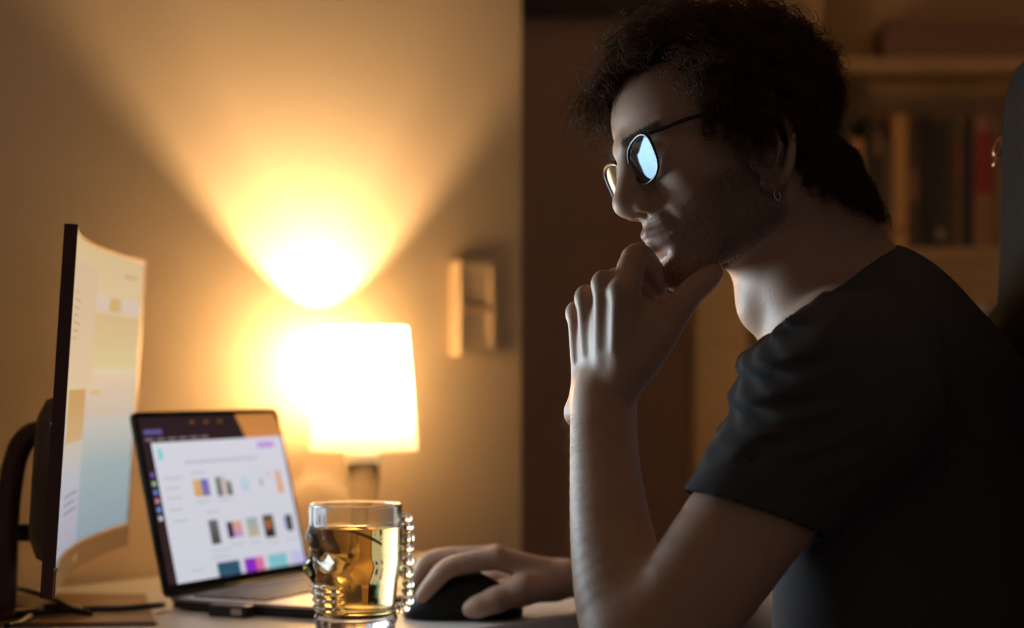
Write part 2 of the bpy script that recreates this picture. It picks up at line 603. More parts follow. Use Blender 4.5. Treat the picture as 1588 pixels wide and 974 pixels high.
BOOKS = [  # px left, px right, py top, spine colour, title band rows, label
    (1279, 1299, 205, (0.06, 0.03, 0.025), None, 'dark brown book at the left end of the shelf row'),
    (1300, 1318, 190, (0.05, 0.035, 0.02), None, 'dark book left of the orange paperback'),
    (1319, 1341, 214, (0.62, 0.30, 0.12), None, 'short orange paperback book nearest the hair'),
    (1342, 1352, 180, (0.035, 0.03, 0.028), None, 'thin black book right of the orange paperback'),
    (1353, 1371, 192, (0.07, 0.04, 0.025), ((205, 240), (0.25, 0.14, 0.07)), 'black book with a brown band near its top'),
    (1372, 1385, 218, (0.20, 0.12, 0.06), None, 'short brown book left of the tall tan book'),
    (1386, 1407, 178, (0.70, 0.37, 0.14), ((352, 360), (0.35, 0.18, 0.08)), 'tall tan book in the middle of the row'),
    (1408, 1425, 186, (0.10, 0.05, 0.03), ((262, 312), (0.30, 0.15, 0.07)), 'dark book with a wide brown band beside the tan book'),
    (1426, 1439, 182, (0.04, 0.025, 0.025), None, 'very dark maroon book second after the tan book'),
    (1440, 1450, 186, (0.055, 0.03, 0.025), None, 'thin dark book left of the pale dot spine'),
    (1451, 1466, 190, (0.05, 0.035, 0.03), ((356, 370), (0.45, 0.33, 0.2)), 'dark book with a pale mark at its foot'),
    (1467, 1481, 184, (0.09, 0.055, 0.03), None, 'dark brown book left of the rust banded book'),
    (1482, 1492, 180, (0.22, 0.12, 0.06), ((230, 280), (0.42, 0.10, 0.06)), 'slim brown book with a rust red band'),
    (1493, 1509, 192, (0.04, 0.03, 0.03), None, 'black book left of the big red book'),
    (1510, 1541, 178, (0.36, 0.17, 0.08), ((206, 300), (0.34, 0.035, 0.03)), 'broad book with a crimson panel beside the chair'),
    (1542, 1560, 184, (0.24, 0.15, 0.07), None, 'brown book half hidden by the chair headrest'),
    (1561, 1585, 190, (0.08, 0.04, 0.03), None, 'dark book wholly behind the chair headrest'),
]
YBK = YF + 0.012
for (p0, p1, py, col, band, lab) in BOOKS:
    x0, x1 = bx(p0, YBK) + 0.0006, bx(p1, YBK) - 0.0002
    z0, z1 = bz(384), bz(py, YBK)
    r_ = thing('book', ((x0 + x1) / 2, YBK + 0.06, z0), lab, 'book', 'books on the open shelf')
    mm = mat('book_cover', col, 0.55, 0.12, 60)
    # cover: spine and two boards, slightly rounded spine
    mb = MB()
    mb.aabb(x0, x0 + 0.0016, YBK, YBK + 0.12, z0, z1)
    mb.aabb(x1 - 0.0016, x1, YBK, YBK + 0.12, z0, z1)
    mb.prism([(x0, YBK + 0.002), (x0 + (x1 - x0) * 0.25, YBK - 0.0015), (x1 - (x1 - x0) * 0.25, YBK - 0.0015), (x1, YBK + 0.002)], z0, z1)
    mb.build('cover', mm, r_)
    MB().aabb(x0 + 0.0016, x1 - 0.0016, YBK + 0.003, YBK + 0.117, z0 + 0.002, z1 - 0.004).build('pages', M['pale'], r_)
    if band:
        (b0, b1), bc_ = band
        bm_ = mat('book_band', bc_, 0.5, 0.1, 60)
        MB().prism([(x0 + 0.0004, YBK + 0.0012), (x0 + (x1 - x0) * 0.25, YBK - 0.0021), (x1 - (x1 - x0) * 0.25, YBK - 0.0021), (x1 - 0.0004, YBK + 0.0012)], bz(b1, YBK), bz(b0, YBK)).build('title_band', bm_, r_)
sb = thing('storage_box', (bx(1490), YF + 0.07, bz(88)), 'brown storage box on the upper shelf of the bookcase', 'box')
MB().aabb(bx(1376), bx(1640), YF + 0.01, YF + 0.13, bz(88), bz(44)).build('box_body', M['box'], sb, bevel=0.002)
MB().aabb(bx(1374), bx(1642), YF + 0.008, YF + 0.132, bz(44), bz(30)).build('lid', M['box'], sb, bevel=0.002)


# ------------------------------------------------------------------ screens made of coloured patches
def patch_mesh(base_rects, fn, nu=1):
    """rects (u0,u1,v0,v1,c_bottom,c_top,layer[,shear]) mapped by fn(u,v,layer) -> verts, faces, colours"""
    V, Fq, T = [], [], []
    for rc in base_rects:
        u0, u1, v0, v1, cb, ct, ly_ = rc[:7]
        sh = rc[7] if len(rc) > 7 else 0.0
        n = max(1, int(round((u1 - u0) * nu)))
        m = max(1, int(round((v1 - v0) * 8))) if cb != ct else 1
        k0 = len(V)
        for j in range(m + 1):
            fv = j / m
            for i in range(n + 1):
                u = u0 + (u1 - u0) * i / n + sh * (fv - 0.5)
                V.append(fn(u, v0 + (v1 - v0) * fv, ly_))
                T.append(tuple(cb[q_] * (1 - fv) + ct[q_] * fv for q_ in range(3)))
        for j in range(m):
            for i in range(n):
                q_ = k0 + j * (n + 1) + i
                Fq.append((q_, q_ + 1, q_ + n + 2, q_ + n + 1))
    return np.array(V), Fq, np.array(T)


def srgb(r, g, b):
    return tuple(((c / 255) / 12.92 if c / 255 <= 0.04045 else ((c / 255 + 0.055) / 1.055) ** 2.4) for c in (r, g, b))


# ------------------------------------------------------------------ monitor
dn, df = 1.66, 2.17
NT, NB = P(120, 348, dn), P(82, 929, dn)                # near edge of the front face
FT, FB = P(226, 404, df), P(197, 846, df)               # far edge
mid_d = (dn + df) / 2
up_m = ((NT - NB) + (FT - FB)) / 2
bulge = np.array([-0.020, 0.0, 0.0])


def mon(u, v, off=0.0):
    """u: near 0 .. far 1, v: bottom 0 .. top 1, off: metres out of the screen"""
    p = (NB * (1 - u) + FB * u) * (1 - v) + (NT * (1 - u) + FT * u) * v
    p = p + bulge * (1 - (2 * u - 1) ** 2)
    return p + MN * off


e1 = (FB + FT - NB - NT) / 2
MN = np.cross(e1, up_m)
MN /= np.linalg.norm(MN)
if MN[0] < 0:
    MN = -MN
mroot = P(30, 1000, 1.9)
mroot[2] = DESK
monitor = thing('monitor', mroot, 'curved desktop monitor seen edge-on, sunset page with painted lamp reflection', 'monitor')
NU = 24


def mon_slab(name, u0, u1, v0, v1, o0, o1, m):
    n = NU
    V = []
    for i in range(n + 1):
        u = u0 + (u1 - u0) * i / n
        for (v, o_) in ((v0, o0), (v1, o0), (v1, o1), (v0, o1)):
            V.append(mon(u, v, o_))
    Fq = [(0, 1, 2, 3), tuple(4 * n + k for k in (3, 2, 1, 0))]
    for i in range(n):
        for k in range(4):
            k2 = (k + 1) % 4
            Fq.append((4 * i + k, 4 * i + 4 + k, 4 * i + 4 + k2, 4 * i + k2))
    return obj(name, V, Fq, m, monitor)


mon_slab('housing', 0, 1, 0, 1, -0.011, -0.001, M['red_black'])
mon_slab('lower_bezel', 0, 1, 0, 0.075, -0.001, 0.0015, M['bezel'])
mon_slab('bezel_lip', 0, 1, 0.075, 0.083, -0.001, 0.003, M['pale'])
mon_slab('side_bezel', 0, 0.012, 0.083, 1, -0.001, 0.0006, M['red_black'])
mon_slab('side_bezel', 0.988, 1, 0.083, 1, -0.001, 0.0006, M['bezel'])
mon_slab('top_bezel', 0.012, 0.988, 0.992, 1, -0.001, 0.0006, M['bezel'])
mon_slab('bezel_mark', 0.43, 0.50, 0.028, 0.050, 0.0015, 0.0018, M['silver'])
c = srgb
rects = [
    (0.012, 0.988, 0.083, 0.30, c(142, 155, 165), c(160, 172, 172), 0.0),
    (0.012, 0.988, 0.30, 0.46, c(160, 172, 172), c(200, 190, 178), 0.0),
    (0.012, 0.988, 0.46, 0.60, c(205, 185, 165), c(224, 196, 164), 0.0),
    (0.012, 0.988, 0.60, 0.992, c(222, 202, 164), c(216, 186, 140), 0.0),  # warm upper bands: sunset page tones with the lamp reflection painted in
    # left column of the page
    (0.06, 0.34, 0.54, 0.93, c(222, 194, 156), c(214, 182, 150), 0.0003),
    (0.06, 0.30, 0.083, 0.30, c(166, 162, 176), c(184, 182, 186), 0.0003),
    (0.06, 0.30, 0.30, 0.40, c(184, 182, 186), c(200, 186, 168), 0.0003),
    (0.10, 0.30, 0.40, 0.555, c(204, 168, 120), c(202, 156, 96), 0.0004),
    (0.34, 0.965, 0.80, 0.855, c(214, 190, 168), c(216, 192, 172), 0.0003),
    (0.56, 0.72, 0.805, 0.85, c(208, 172, 110), c(208, 172, 112), 0.0006),
    (0.34, 0.96, 0.62, 0.795, c(220, 198, 148), c(214, 180, 132), 0.0003),
    (0.36, 0.48, 0.735, 0.755, c(214, 184, 140), c(214, 184, 140), 0.0006),
    (0.34, 0.50, 0.535, 0.55, c(214, 180, 124), c(214, 180, 124), 0.0005),
    (0.75, 0.90, 0.925, 0.935, c(196, 160, 112), c(196, 160, 112), 0.0005),
    (0.14, 0.28, 0.19, 0.20, c(150, 148, 166), c(150, 148, 166), 0.0006),
    (0.14, 0.26, 0.215, 0.225, c(152, 150, 168), c(152, 150, 168), 0.0006),
    (0.14, 0.28, 0.24, 0.25, c(154, 152, 168), c(154, 152, 168), 0.0006),
]
for k in range(7):
    rects.append((0.10, 0.16 + 0.02 * (k % 3), 0.70 + 0.022 * k, 0.706 + 0.022 * k, c(200, 164, 128), c(200, 164, 128), 0.0006))


def widen(u):
    return u * 0.55 / 0.34 if u < 0.34 else 0.55 + (u - 0.34) * 0.45 / 0.66


rects = rects[:4] + [(widen(r_[0]) if r_[0] > 0.061 else r_[0] * 0.6, widen(r_[1]), *r_[2:]) for r_ in rects[4:]]
V, Fq, T = patch_mesh(rects, mon, NU)
obj('screen', V, Fq, screen_mat('monitor_screen', 1.0), monitor, tint=T)
# rear shell bulge and curved stand
n = 16
Vb = []
for (o_, su, sv) in ((-0.011, 0.30, 0.24), (-0.020, 0.29, 0.23), (-0.027, 0.24, 0.19), (-0.028, 0.0, 0.0)):
    for k in range(n):
        an = 2 * math.pi * k / n
        cu, sn = math.cos(an), math.sin(an)
        ru = math.copysign(abs(cu) ** 0.4, cu)
        rv = math.copysign(abs(sn) ** 0.4, sn)
        Vb.append(mon(0.38 + su * ru, 0.30 + sv * rv, o_))
Fb = [(i * n + k, i * n + (k + 1) % n, (i + 1) * n + (k + 1) % n, (i + 1) * n + k) for i in range(3) for k in range(n)]
obj('rear_shell', Vb, Fb, M['grey_back'], monitor, smooth=True)
ds = 1.88
st = spline([P(66, 668, ds), P(44, 676, ds), P(26, 706, ds), P(14, 770, ds), P(10, 840, ds), P(7, 905, ds), P(4, 961, ds)], 40)
MB().tube(st, np.linspace(0.0105, 0.0125, 40), 14).build('stand_arm', M['red_black'], monitor, smooth=True)
MB().tube([P(-10, 826, ds), P(46, 826, ds)], 0.0085, 12).build('stand_hub', M['black_plastic'], monitor, smooth=True)
pb = P(4, 961, ds)
MB().lathe((pb[0] - 0.035, pb[1]), [(0, DESK + 0.0047), (0.055, DESK + 0.0047), (0.056, DESK + 0.009), (0.05, DESK + 0.014), (0, DESK + 0.015)], 40).build('stand_foot', M['red_black'], monitor, smooth=False)
ml = add_light('monitor_screen_light', 'AREA', mon(0.34, 0.66, 0.03) + MN * 0.0, MON_LIGHT, (0.66, 0.88, 1.0), shape='RECTANGLE', size=0.36, size_y=0.22, spread=math.radians(95))
aim(ml, (1.0, -0.24, 0.10))

# ------------------------------------------------------------------ laptop
HL = np.array([-0.350, 1.965, DESK + 0.013])
HR = np.array([-0.2315, 2.215, DESK + 0.013])
hu = HR - HL
LW = np.linalg.norm(hu)
hu /= LW
fw = np.array([hu[1], -hu[0], 0])                       # from the hinge towards the user
LD = 0.20
al = math.radians(13)
lu = np.array([0, 0, 1]) * math.cos(al) - fw * math.sin(al)
ln = fw * math.cos(al) + np.array([0, 0, 1]) * math.sin(al)
LH = 0.193
laptop = thing('laptop', (*((HL + HR) / 2 + fw * 0.1)[:2], DESK), 'open silver laptop showing a white page of small pictures', 'laptop')
zc_ = np.array([0, 0, 1.0])


def rrect(o_, ax, ay, w_, h_, r=0.008, k=5):
    pts = []
    for (cx_, cy_, a0) in ((w_ - r, h_ - r, 0), (r, h_ - r, 90), (r, r, 180), (w_ - r, r, 270)):
        for i in range(k + 1):
            an = math.radians(a0 + 90 * i / k)
            pts.append(o_ + ax * (cx_ + r * math.cos(an)) + ay * (cy_ + r * math.sin(an)))
    return np.array(pts)


def slab(name, o_, ax, ay, w_, h_, nz, t0, t1, m, parent, r=0.008):
    p = rrect(o_, ax, ay, w_, h_, r)
    n = len(p)
    V = np.vstack([p + nz * t0, p + nz * t1])
    Fq = [tuple(range(n))[::-1], tuple(range(n, 2 * n))] + [(i, (i + 1) % n, n + (i + 1) % n, n + i) for i in range(n)]
    if np.dot(np.cross(ax, ay), nz) < 0:
        Fq = [f[::-1] for f in Fq]
    return obj(name, V, Fq, m, parent)


slab('base', HL, hu, fw, LW, LD, zc_, -0.003, 0.0, M['silver'], laptop)
slab('underside', HL + hu * 0.002 + fw * 0.002, hu, fw, LW - 0.004, LD - 0.004, zc_, -0.0105, -0.003, M['black_plastic'], laptop)
slab('lid', HL, hu, lu, LW, LH, ln, -0.005, -0.001, M['black_plastic'], laptop)
slab('screen_glass', HL + hu * 0.001 + lu * 0.001, hu, lu, LW - 0.002, LH - 0.002, ln, -0.001, 0.0002, M['black_glass'], laptop)
MB().tube([HL + hu * 0.02 - zc_ * 0.001, HR - hu * 0.02 - zc_ * 0.001], 0.0045, 10).build('hinge', M['black_plastic'], laptop, smooth=True)
slab('touchpad', HL + hu * (LW / 2 - 0.05) + fw * 0.125, hu, fw, 0.10, 0.066, zc_, 0.0, 0.0004, M['bezel'], laptop, 0.004)
mb = MB()
kw, kd = (LW - 0.03) / 14, 0.0178
for r_ in range(5):
    for k in range(14):
        cc = HL + hu * (0.015 + kw * (k + 0.5)) + fw * (0.020 + kd * (r_ + 0.5)) + zc_ * 0.0009
        mb.box(cc, hu * (kw / 2 - 0.0012), fw * (kd / 2 - 0.0012), zc_ * 0.0009)
kb = mb.build('keyboard', M['key'], laptop)
kb['kind'] = 'stuff'
for (s, t) in ((0.02, 0.02), (LW - 0.02, 0.02), (0.02, LD - 0.02), (LW - 0.02, LD - 0.02)):
    p = HL + hu * s + fw * t
    MB().lathe(p[:2], [(0, DESK), (0.008, DESK), (0.008, DESK + 0.003), (0, DESK + 0.003)], 14).build('rubber_foot', M['black_plastic'], laptop)


def lap(u, v, off):
    return HL + hu * (0.006 + u * (LW - 0.012)) + lu * (0.012 + v * (LH - 0.018)) + ln * (0.0004 + off)


W_ = c(204, 205, 214)
rects = [(0, 1, 0, 1, c(52, 34, 34), c(46, 32, 34), 0.0),
         (0.055, 1.0, 0.0, 0.845, W_, c(212, 210, 220), 0.0003),
         (0.70, 1.0, 0.845, 1.0, c(206, 132, 76), c(196, 128, 62), 0.0004, -0.05),  # orange wedge: warm reflection on the glass, painted as a screen patch
         (0.80, 0.93, 0.775, 0.815, c(190, 140, 218), c(196, 150, 222), 0.0005),
         (0.085, 0.115, 0.74, 0.81, c(120, 200, 205), c(130, 208, 210), 0.0006),
         (0.25, 0.78, 0.705, 0.722, c(184, 186, 198), c(184, 186, 198), 0.0006)]
for k, col in enumerate((c(120, 80, 170), c(150, 180, 150), c(100, 130, 200), c(200, 130, 150), c(110, 140, 210), c(190, 190, 200))):
    rects.append((0.012, 0.038, 0.64 - 0.052 * k, 0.668 - 0.052 * k, col, col, 0.0006))
rects.append((0.02, 0.14, 0.895, 0.925, c(96, 84, 140), c(96, 84, 140), 0.0006))
for k in range(6):
    rects.append((0.02 + 0.075 * k, 0.075 + 0.075 * k, 0.858, 0.872, c(130, 112, 120), c(130, 112, 120), 0.0006))
for k in range(3):
    rects.append((0.34 + 0.1 * k, 0.37 + 0.1 * k, 0.95, 0.97, c(110, 74, 26), c(110, 74, 26), 0.0006))
# first row of little pictures
row1 = [(0.28, 0.335, 0.50, 0.605, c(206, 160, 96), c(214, 170, 110)), (0.335, 0.39, 0.50, 0.605, c(130, 110, 160), c(110, 110, 190)),
        (0.44, 0.475, 0.49, 0.61, c(90, 100, 90), c(120, 120, 118)), (0.475, 0.515, 0.49, 0.61, c(200, 180, 190), c(190, 180, 170)), (0.515, 0.55, 0.49, 0.58, c(50, 90, 60), c(130, 130, 110)),
        (0.62, 0.68, 0.51, 0.60, c(176, 200, 214), c(190, 208, 218)), (0.765, 0.785, 0.53, 0.58, c(150, 160, 150), c(170, 176, 170)), (0.82, 0.85, 0.58, 0.62, c(214, 190, 196), c(214, 190, 196)),
        (0.895, 0.935, 0.47, 0.62, c(222, 150, 110), c(214, 170, 140))]
row2 = [(0.335, 0.40, 0.20, 0.35, c(70, 70, 64), c(110, 100, 110)), (0.46, 0.50, 0.225, 0.325, c(36, 30, 60), c(50, 44, 70)), (0.50, 0.57, 0.225, 0.325, c(190, 140, 190), c(214, 160, 120)),
        (0.605, 0.69, 0.215, 0.335, c(190, 170, 140), c(150, 170, 170)), (0.73, 0.81, 0.195, 0.34, c(50, 36, 44), c(70, 64, 40)), (0.75, 0.785, 0.25, 0.31, c(200, 110, 70), c(214, 130, 90)),
        (0.885, 0.905, 0.24, 0.31, c(180, 176, 220), c(180, 176, 220)), (0.905, 0.955, 0.22, 0.325, c(60, 52, 60), c(56, 62, 50))]
row3 = [(0.34, 0.50, 0.0, 0.085, c(50, 84, 110), c(48, 80, 104)), (0.535, 0.62, 0.0, 0.085, c(140, 40, 190), c(134, 44, 184)), (0.62, 0.68, 0.0, 0.085, c(214, 100, 150), c(210, 120, 150)),
        (0.715, 0.86, 0.0, 0.085, c(130, 190, 200), c(126, 184, 194)), (0.89, 0.99, 0.0, 0.085, c(190, 186, 222), c(190, 186, 222))]
for r_ in row1 + row2 + row3:
    rects.append((*r_, 0.0007))
g_ = c(186, 187, 197)
for (u, v, l) in ((0.28, 0.46, 0.10), (0.44, 0.46, 0.08), (0.28, 0.64, 0.10), (0.33, 0.39, 0.09), (0.33, 0.155, 0.12), (0.46, 0.175, 0.10), (0.61, 0.17, 0.08), (0.74, 0.15, 0.08), (0.89, 0.16, 0.07), (0.31, 0.115, 0.13),
                  (0.09, 0.62, 0.12), (0.09, 0.56, 0.09), (0.09, 0.50, 0.10), (0.09, 0.43, 0.09), (0.10, 0.36, 0.10), (0.16, 0.055, 0.09)):
    rects.append((u, u + l, v, v + 0.012, g_, g_, 0.0007))
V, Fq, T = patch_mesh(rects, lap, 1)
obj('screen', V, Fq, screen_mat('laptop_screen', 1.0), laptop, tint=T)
ll = add_light('laptop_screen_light', 'AREA', lap(0.5, 0.45, 0.03), LAP_LIGHT, (0.86, 0.92, 1.0), shape='RECTANGLE', size=0.17, size_y=0.25, spread=math.radians(90))
aim(ll, ln - np.array([0, 0, 0.30]))
# small hub plugged in beside the laptop
hp = HL + fw * 0.085 - hu * 0.012
hb = thing('usb_hub', (hp[0], hp[1], DESK), 'small black adapter hub beside the left edge of the laptop', 'adapter')
MB().box((hp[0], hp[1], DESK + 0.006), fw * 0.022, hu * 0.009, zc_ * 0.006).build('hub_body', M['black_plastic'], hb, bevel=0.002)
MB().box(np.array([hp[0], hp[1], DESK + 0.006]) + fw * 0.012 - hu * 0.0092, fw * 0.006, hu * 0.0006, zc_ * 0.003).build('port', M['silver'], hb)

# ------------------------------------------------------------------ board and cables at the left
def on_desk(px, py, h=0.0):
    d = (CZ - DESK - h) * F / (py - HY)
    return np.array([(px - CX) / F * d, d, DESK + h])


b0, b1 = on_desk(240, 971), on_desk(224, 927)
b2, b3 = on_desk(-170, 927), on_desk(-240, 975)
bd = thing('wooden_board', (b0 + b2) / 2, 'thin brown wooden board lying on the desk under the cables', 'board')
Vb = [b0, b1, b2, b3] + [p + np.array([0, 0, 0.0045]) for p in (b0, b1, b2, b3)]
obj('board_slab', Vb, [(3, 2, 1, 0), (4, 5, 6, 7), (0, 1, 5, 4), (1, 2, 6, 5), (2, 3, 7, 6), (3, 0, 4, 7)], M['board'], bd, bevel=0.001)
MB().box((b0 + b1) / 2 + np.array([0.0012, 0, 0.0024]), (b1 - b0) * 0.49, (0.0011, 0, 0), (0, 0, 0.0022)).build('edge_band', M['pale'], bd)


def cable(pts, r, lab):
    o = MB().tube(spline(pts, 50), r, 8).build('cable', M['cable'], smooth=True)
    return tag(o, lab, 'cable', 'cables behind the monitor')


h_ = 0.0085
cable([on_desk(-30, 958, h_), on_desk(60, 950, h_), on_desk(130, 945, h_), on_desk(190, 944, h_), on_desk(240, 939, h_), on_desk(252, 938, 0.006)], 0.0032, 'straight black cable running to the laptop hinge')
cable([on_desk(10, 971, h_), on_desk(35, 962, h_), P(60, 946, 1.93), P(80, 940, 1.94), on_desk(112, 946, h_), on_desk(140, 951, h_)], 0.0030, 'black cable arching below the monitor corner')
cable([P(-20, 908, 1.99), P(20, 912, 1.99), P(52, 919, 1.95), P(84, 930, 1.92), on_desk(108, 944, h_ + 0.006)], 0.0026, 'thin black cable dropping from the back of the monitor')
pl = on_desk(116, 945, h_)
tag(MB().tube([pl + np.array([-0.006, 0, 0.004]), pl + np.array([0.008, -0.006, 0.001])], 0.0026, 8).build('cable_clip', M['pale'], smooth=True), 'tiny cream clip on the cables below the monitor', 'clip')

# ------------------------------------------------------------------ skull shaped glass mug
md = 1.76
mc = np.array([(551.5 - CX) / F * md, md])
mug = thing('skull_mug', (mc[0], mc[1], DESK), 'clear skull shaped glass mug with a beaded spine handle', 'mug')
ztop = P(0, 781, md)[2]
H = ztop - DESK


def zz(py):
    return P(0, py, md)[2] - DESK


fa = math.radians(192)                                 # the skull's face looks to the left, a little to the lens


def mug_r(th, z):
    """outer radius of the mug"""
    k = z / H
    r = np.interp(z, [0, 0.004, zz(962), zz(940), zz(900), zz(870), zz(830), zz(800), H], [0.0335, 0.0355, 0.0365, 0.036, 0.0385, 0.0415, 0.0425, 0.0425, 0.0425])
    a_ = (th - fa + math.pi) % (2 * math.pi) - math.pi

    def g(aa, a0, sa, z0, sz):
        return math.exp(-((aa - a0) / sa) ** 2 - ((z - z0) / sz) ** 2)
    r += 0.0035 * g(a_, 0, 0.5, zz(832), 0.006)                         # brow
    for s in (-1, 1):
        r -= 0.0085 * g(a_, s * 0.62, 0.36, zz(853), 0.011)             # eye socket
        r += 0.0030 * g(a_, s * 0.95, 0.30, zz(884), 0.006)             # cheek bone
        r -= 0.0040 * g(a_, s * 0.22, 0.10, zz(885), 0.006)             # nostril
    r += 0.0080 * g(a_, 0, 0.20, zz(882), 0.009)                        # nose
    if abs(a_) < 1.15:
        e = max(0.0, min(1.0, (1.15 - abs(a_)) * 5))
        zt0, zt1 = zz(947), zz(902)
        if zt0 < z < zt1:
            t = (z - zt0) / (zt1 - zt0)
            en = min(1, min(t, 1 - t) * 8) * e
            r += en * (0.0026 * abs(math.sin(t * math.pi * 4)) + 0.0020 * abs(math.sin(a_ * 7.5)) - 0.0012)
    r += 0.0016 * math.exp(-((z - zz(958)) / 0.004) ** 2)               # foot ring
    r -= 0.0014 * g(a_, 1.75, 0.35, zz(880), 0.012)
    return r


nth, nz_ = 160, 120
zs_ = np.linspace(0, H - 0.001, nz_)
ring = []
for z in zs_:
    ring.append([mug_r(2 * math.pi * k / nth, z) for k in range(nth)])
ring = np.array(ring)
th_ = 2 * np.pi * np.arange(nth) / nth
rows = []


def row(rr, z):
    rr = np.broadcast_to(rr, (nth,))
    return np.stack([mc[0] + rr * np.cos(th_), mc[1] + rr * np.sin(th_), np.full(nth, DESK + z)], 1)


rows.append(row(0.0003, 0.0025))
rows.append(row(0.026, 0.0025))
rows.append(row(0.030, 0.0))
for i, z in enumerate(zs_):
    rows.append(row(ring[i], max(z, 0.0006)))
Rin = 0.0385
rows.append(row(ring[-1] - 0.0008, H))
rows.append(row(Rin + 0.0006, H))
inner = [(Rin, H - 0.001), (Rin, zz(830)), (0.037, zz(850)), (0.0335, zz(885)), (0.0315, zz(920)), (0.030, zz(950)), (0.027, zz(958)), (0.015, zz(960)), (0.0003, zz(960))]


def rin(z):
    zs2 = [q_[1] for q_ in inner][::-1]
    return np.interp(z, zs2, [q_[0] for q_ in inner][::-1])


# the inner wall follows the sockets a little so that the wall never closes up
zi = np.concatenate([np.linspace(H - 0.001, zz(957), 70)])
for z in zi:
    lim = np.array([mug_r(t, z) for t in th_]) - 0.0022
    rows.append(row(np.minimum(rin(z), lim), z))
rows.append(row(0.015, zz(960)))
rows.append(row(0.0003, zz(960)))
V = np.concatenate(rows)
nr = len(rows)
ii, kk = np.meshgrid(np.arange(nr - 1), np.arange(nth), indexing='ij')
k2 = (kk + 1) % nth
Fm = np.stack([ii * nth + kk, ii * nth + k2, (ii + 1) * nth + k2, (ii + 1) * nth + kk], -1).reshape(-1, 4)
obj('mug_body', V, Fm, M['glass'], mug, smooth=True)
# spine handle: a column of glass vertebrae with two links to the body
hx = (631 - CX) / F * md
hpts = [P(625, 806, md)]
hd = MB()
for (px, py, r_) in ((631, 803, 0.0040), (632, 815, 0.0046), (634, 834, 0.0046), (631, 848, 0.0052), (633, 869, 0.0046), (630, 886, 0.0056), (633, 905, 0.0046), (632, 916, 0.0046), (632, 930, 0.0050), (626, 941, 0.0050), (616, 943, 0.0046)):
    hd.sphere(P(px, py, md), r_ * 1.25, 18, 12, (1.0, 1.2, 0.86))
hd.build('handle_beads', M['glass'], mug, smooth=True)
hcore = spline([P(617, 801, md), P(626, 800, md), P(632, 815, md), P(632, 850, md), P(631, 890, md), P(632, 925, md), P(624, 942, md), P(606, 944, md)], 40)
MB().tube(hcore, 0.0030, 12).build('handle_core', M['glass'], mug, smooth=True)
# tea
zl = zz(815)
zt_ = np.linspace(zl, zz(956.5), 60)
rows = [row(0.0003, zl)]
for i, z in enumerate(zt_):
    lim = np.array([mug_r(t, z) for t in th_]) - 0.0022
    rows.append(row(np.minimum(rin(z), lim) + 0.0003, z))
rows.append(row(0.0003, zt_[-1]))
V = np.concatenate(rows)
nr = len(rows)
ii, kk = np.meshgrid(np.arange(nr - 1), np.arange(nth), indexing='ij')
k2 = (kk + 1) % nth
Fm = np.stack([ii * nth + kk, (ii + 1) * nth + kk, (ii + 1) * nth + k2, ii * nth + k2], -1).reshape(-1, 4)
tag(obj('tea', V, Fm, M['tea'], smooth=True), 'pale golden tea filling the skull mug', 'drink')
lf = []
nn = 14
for i in range(nn + 1):
    t = i / nn
    cpt = np.array([mc[0] - 0.012 + 0.034 * t, mc[1] - 0.006 - 0.010 * t, DESK + zz(819) - 0.013 * t ** 1.6])
    wd = 0.0055 * math.sin(math.pi * min(1, t * 0.96 + 0.03)) + 0.0003
    lf += [cpt + np.array([0.0, wd, 0.001]), cpt + np.array([0, 0, -0.0006]), cpt + np.array([0.0, -wd, 0.001])]
Fl = [(3 * i + k, 3 * i + k + 1, 3 * i + 4 + k, 3 * i + 3 + k) for i in range(nn) for k in range(2)]
lo = obj('tea_leaf', lf, Fl, M['leaf'], smooth=True)
sd = lo.modifiers.new('solid', 'SOLIDIFY')
sd.thickness = 0.0006
tag(lo, 'dark curled leaf floating in the golden tea', 'leaf')

# ------------------------------------------------------------------ computer mouse
mo = on_desk(718, 958)
mdir = np.array([-1.0, -0.03, 0]) / np.linalg.norm([-1.0, -0.03, 0])
mside = np.array([-mdir[1], mdir[0], 0])
mouse = thing('computer_mouse', mo, 'black computer mouse under the right hand', 'mouse')
ns, na = 28, 20


def mouse_pt(t, a_):
    x = (t - 0.5) * 0.118
    e = max(0.02, 1 - abs(2 * t - 1) ** 3.2) ** 0.5
    wdt = 0.031 * e
    hgt = np.interp(t, [0, 0.1, 0.35, 0.6, 0.85, 1], [0.008, 0.026, 0.043, 0.041, 0.026, 0.012])
    yy = -wdt * math.cos(a_)
    zz_ = hgt * max(0.0, math.sin(a_)) ** 0.7
    return mo - np.array([0, 0, 0]) + mdir * (x + 0.0) + mside * yy + np.array([0, 0, 0.002 + zz_])


V = [mouse_pt(i / ns, math.pi * k / na) for i in range(ns + 1) for k in range(na + 1)]
w1 = na + 1
Fq = [(i * w1 + k, (i + 1) * w1 + k, (i + 1) * w1 + k + 1, i * w1 + k + 1) for i in range(ns) for k in range(na)]
Fq += [tuple(range(w1)), tuple(ns * w1 + k for k in range(w1))[::-1]]
Fq += [(i * w1, i * w1 + na, (i + 1) * w1 + na, (i + 1) * w1) for i in range(ns)]
obj('shell', V, Fq, M['mouse'], mouse, smooth=True)
V = [mo + mdir * ((t - 0.5) * 0.112) + mside * (s * 0.030 * max(0.05, 1 - abs(2 * t - 1) ** 3) ** 0.5) + np.array([0, 0, z]) for z in (0, 0.002) for t in np.linspace(0, 1, 15) for s in (-1, 1)]
Fq = []
for l in (0, 30):
    Fq += [(l + 2 * i, l + 2 * i + 1, l + 2 * i + 3, l + 2 * i + 2) for i in range(14)]
Fq += [(2 * i, 2 * i + 2, 32 + 2 * i, 30 + 2 * i) for i in range(14)] + [(2 * i + 3, 2 * i + 1, 31 + 2 * i, 33 + 2 * i) for i in range(14)]
obj('glide_plate', V, Fq, M['cable'], mouse)
wc = mo + mdir * 0.030 + np.array([0, 0, 0.026])
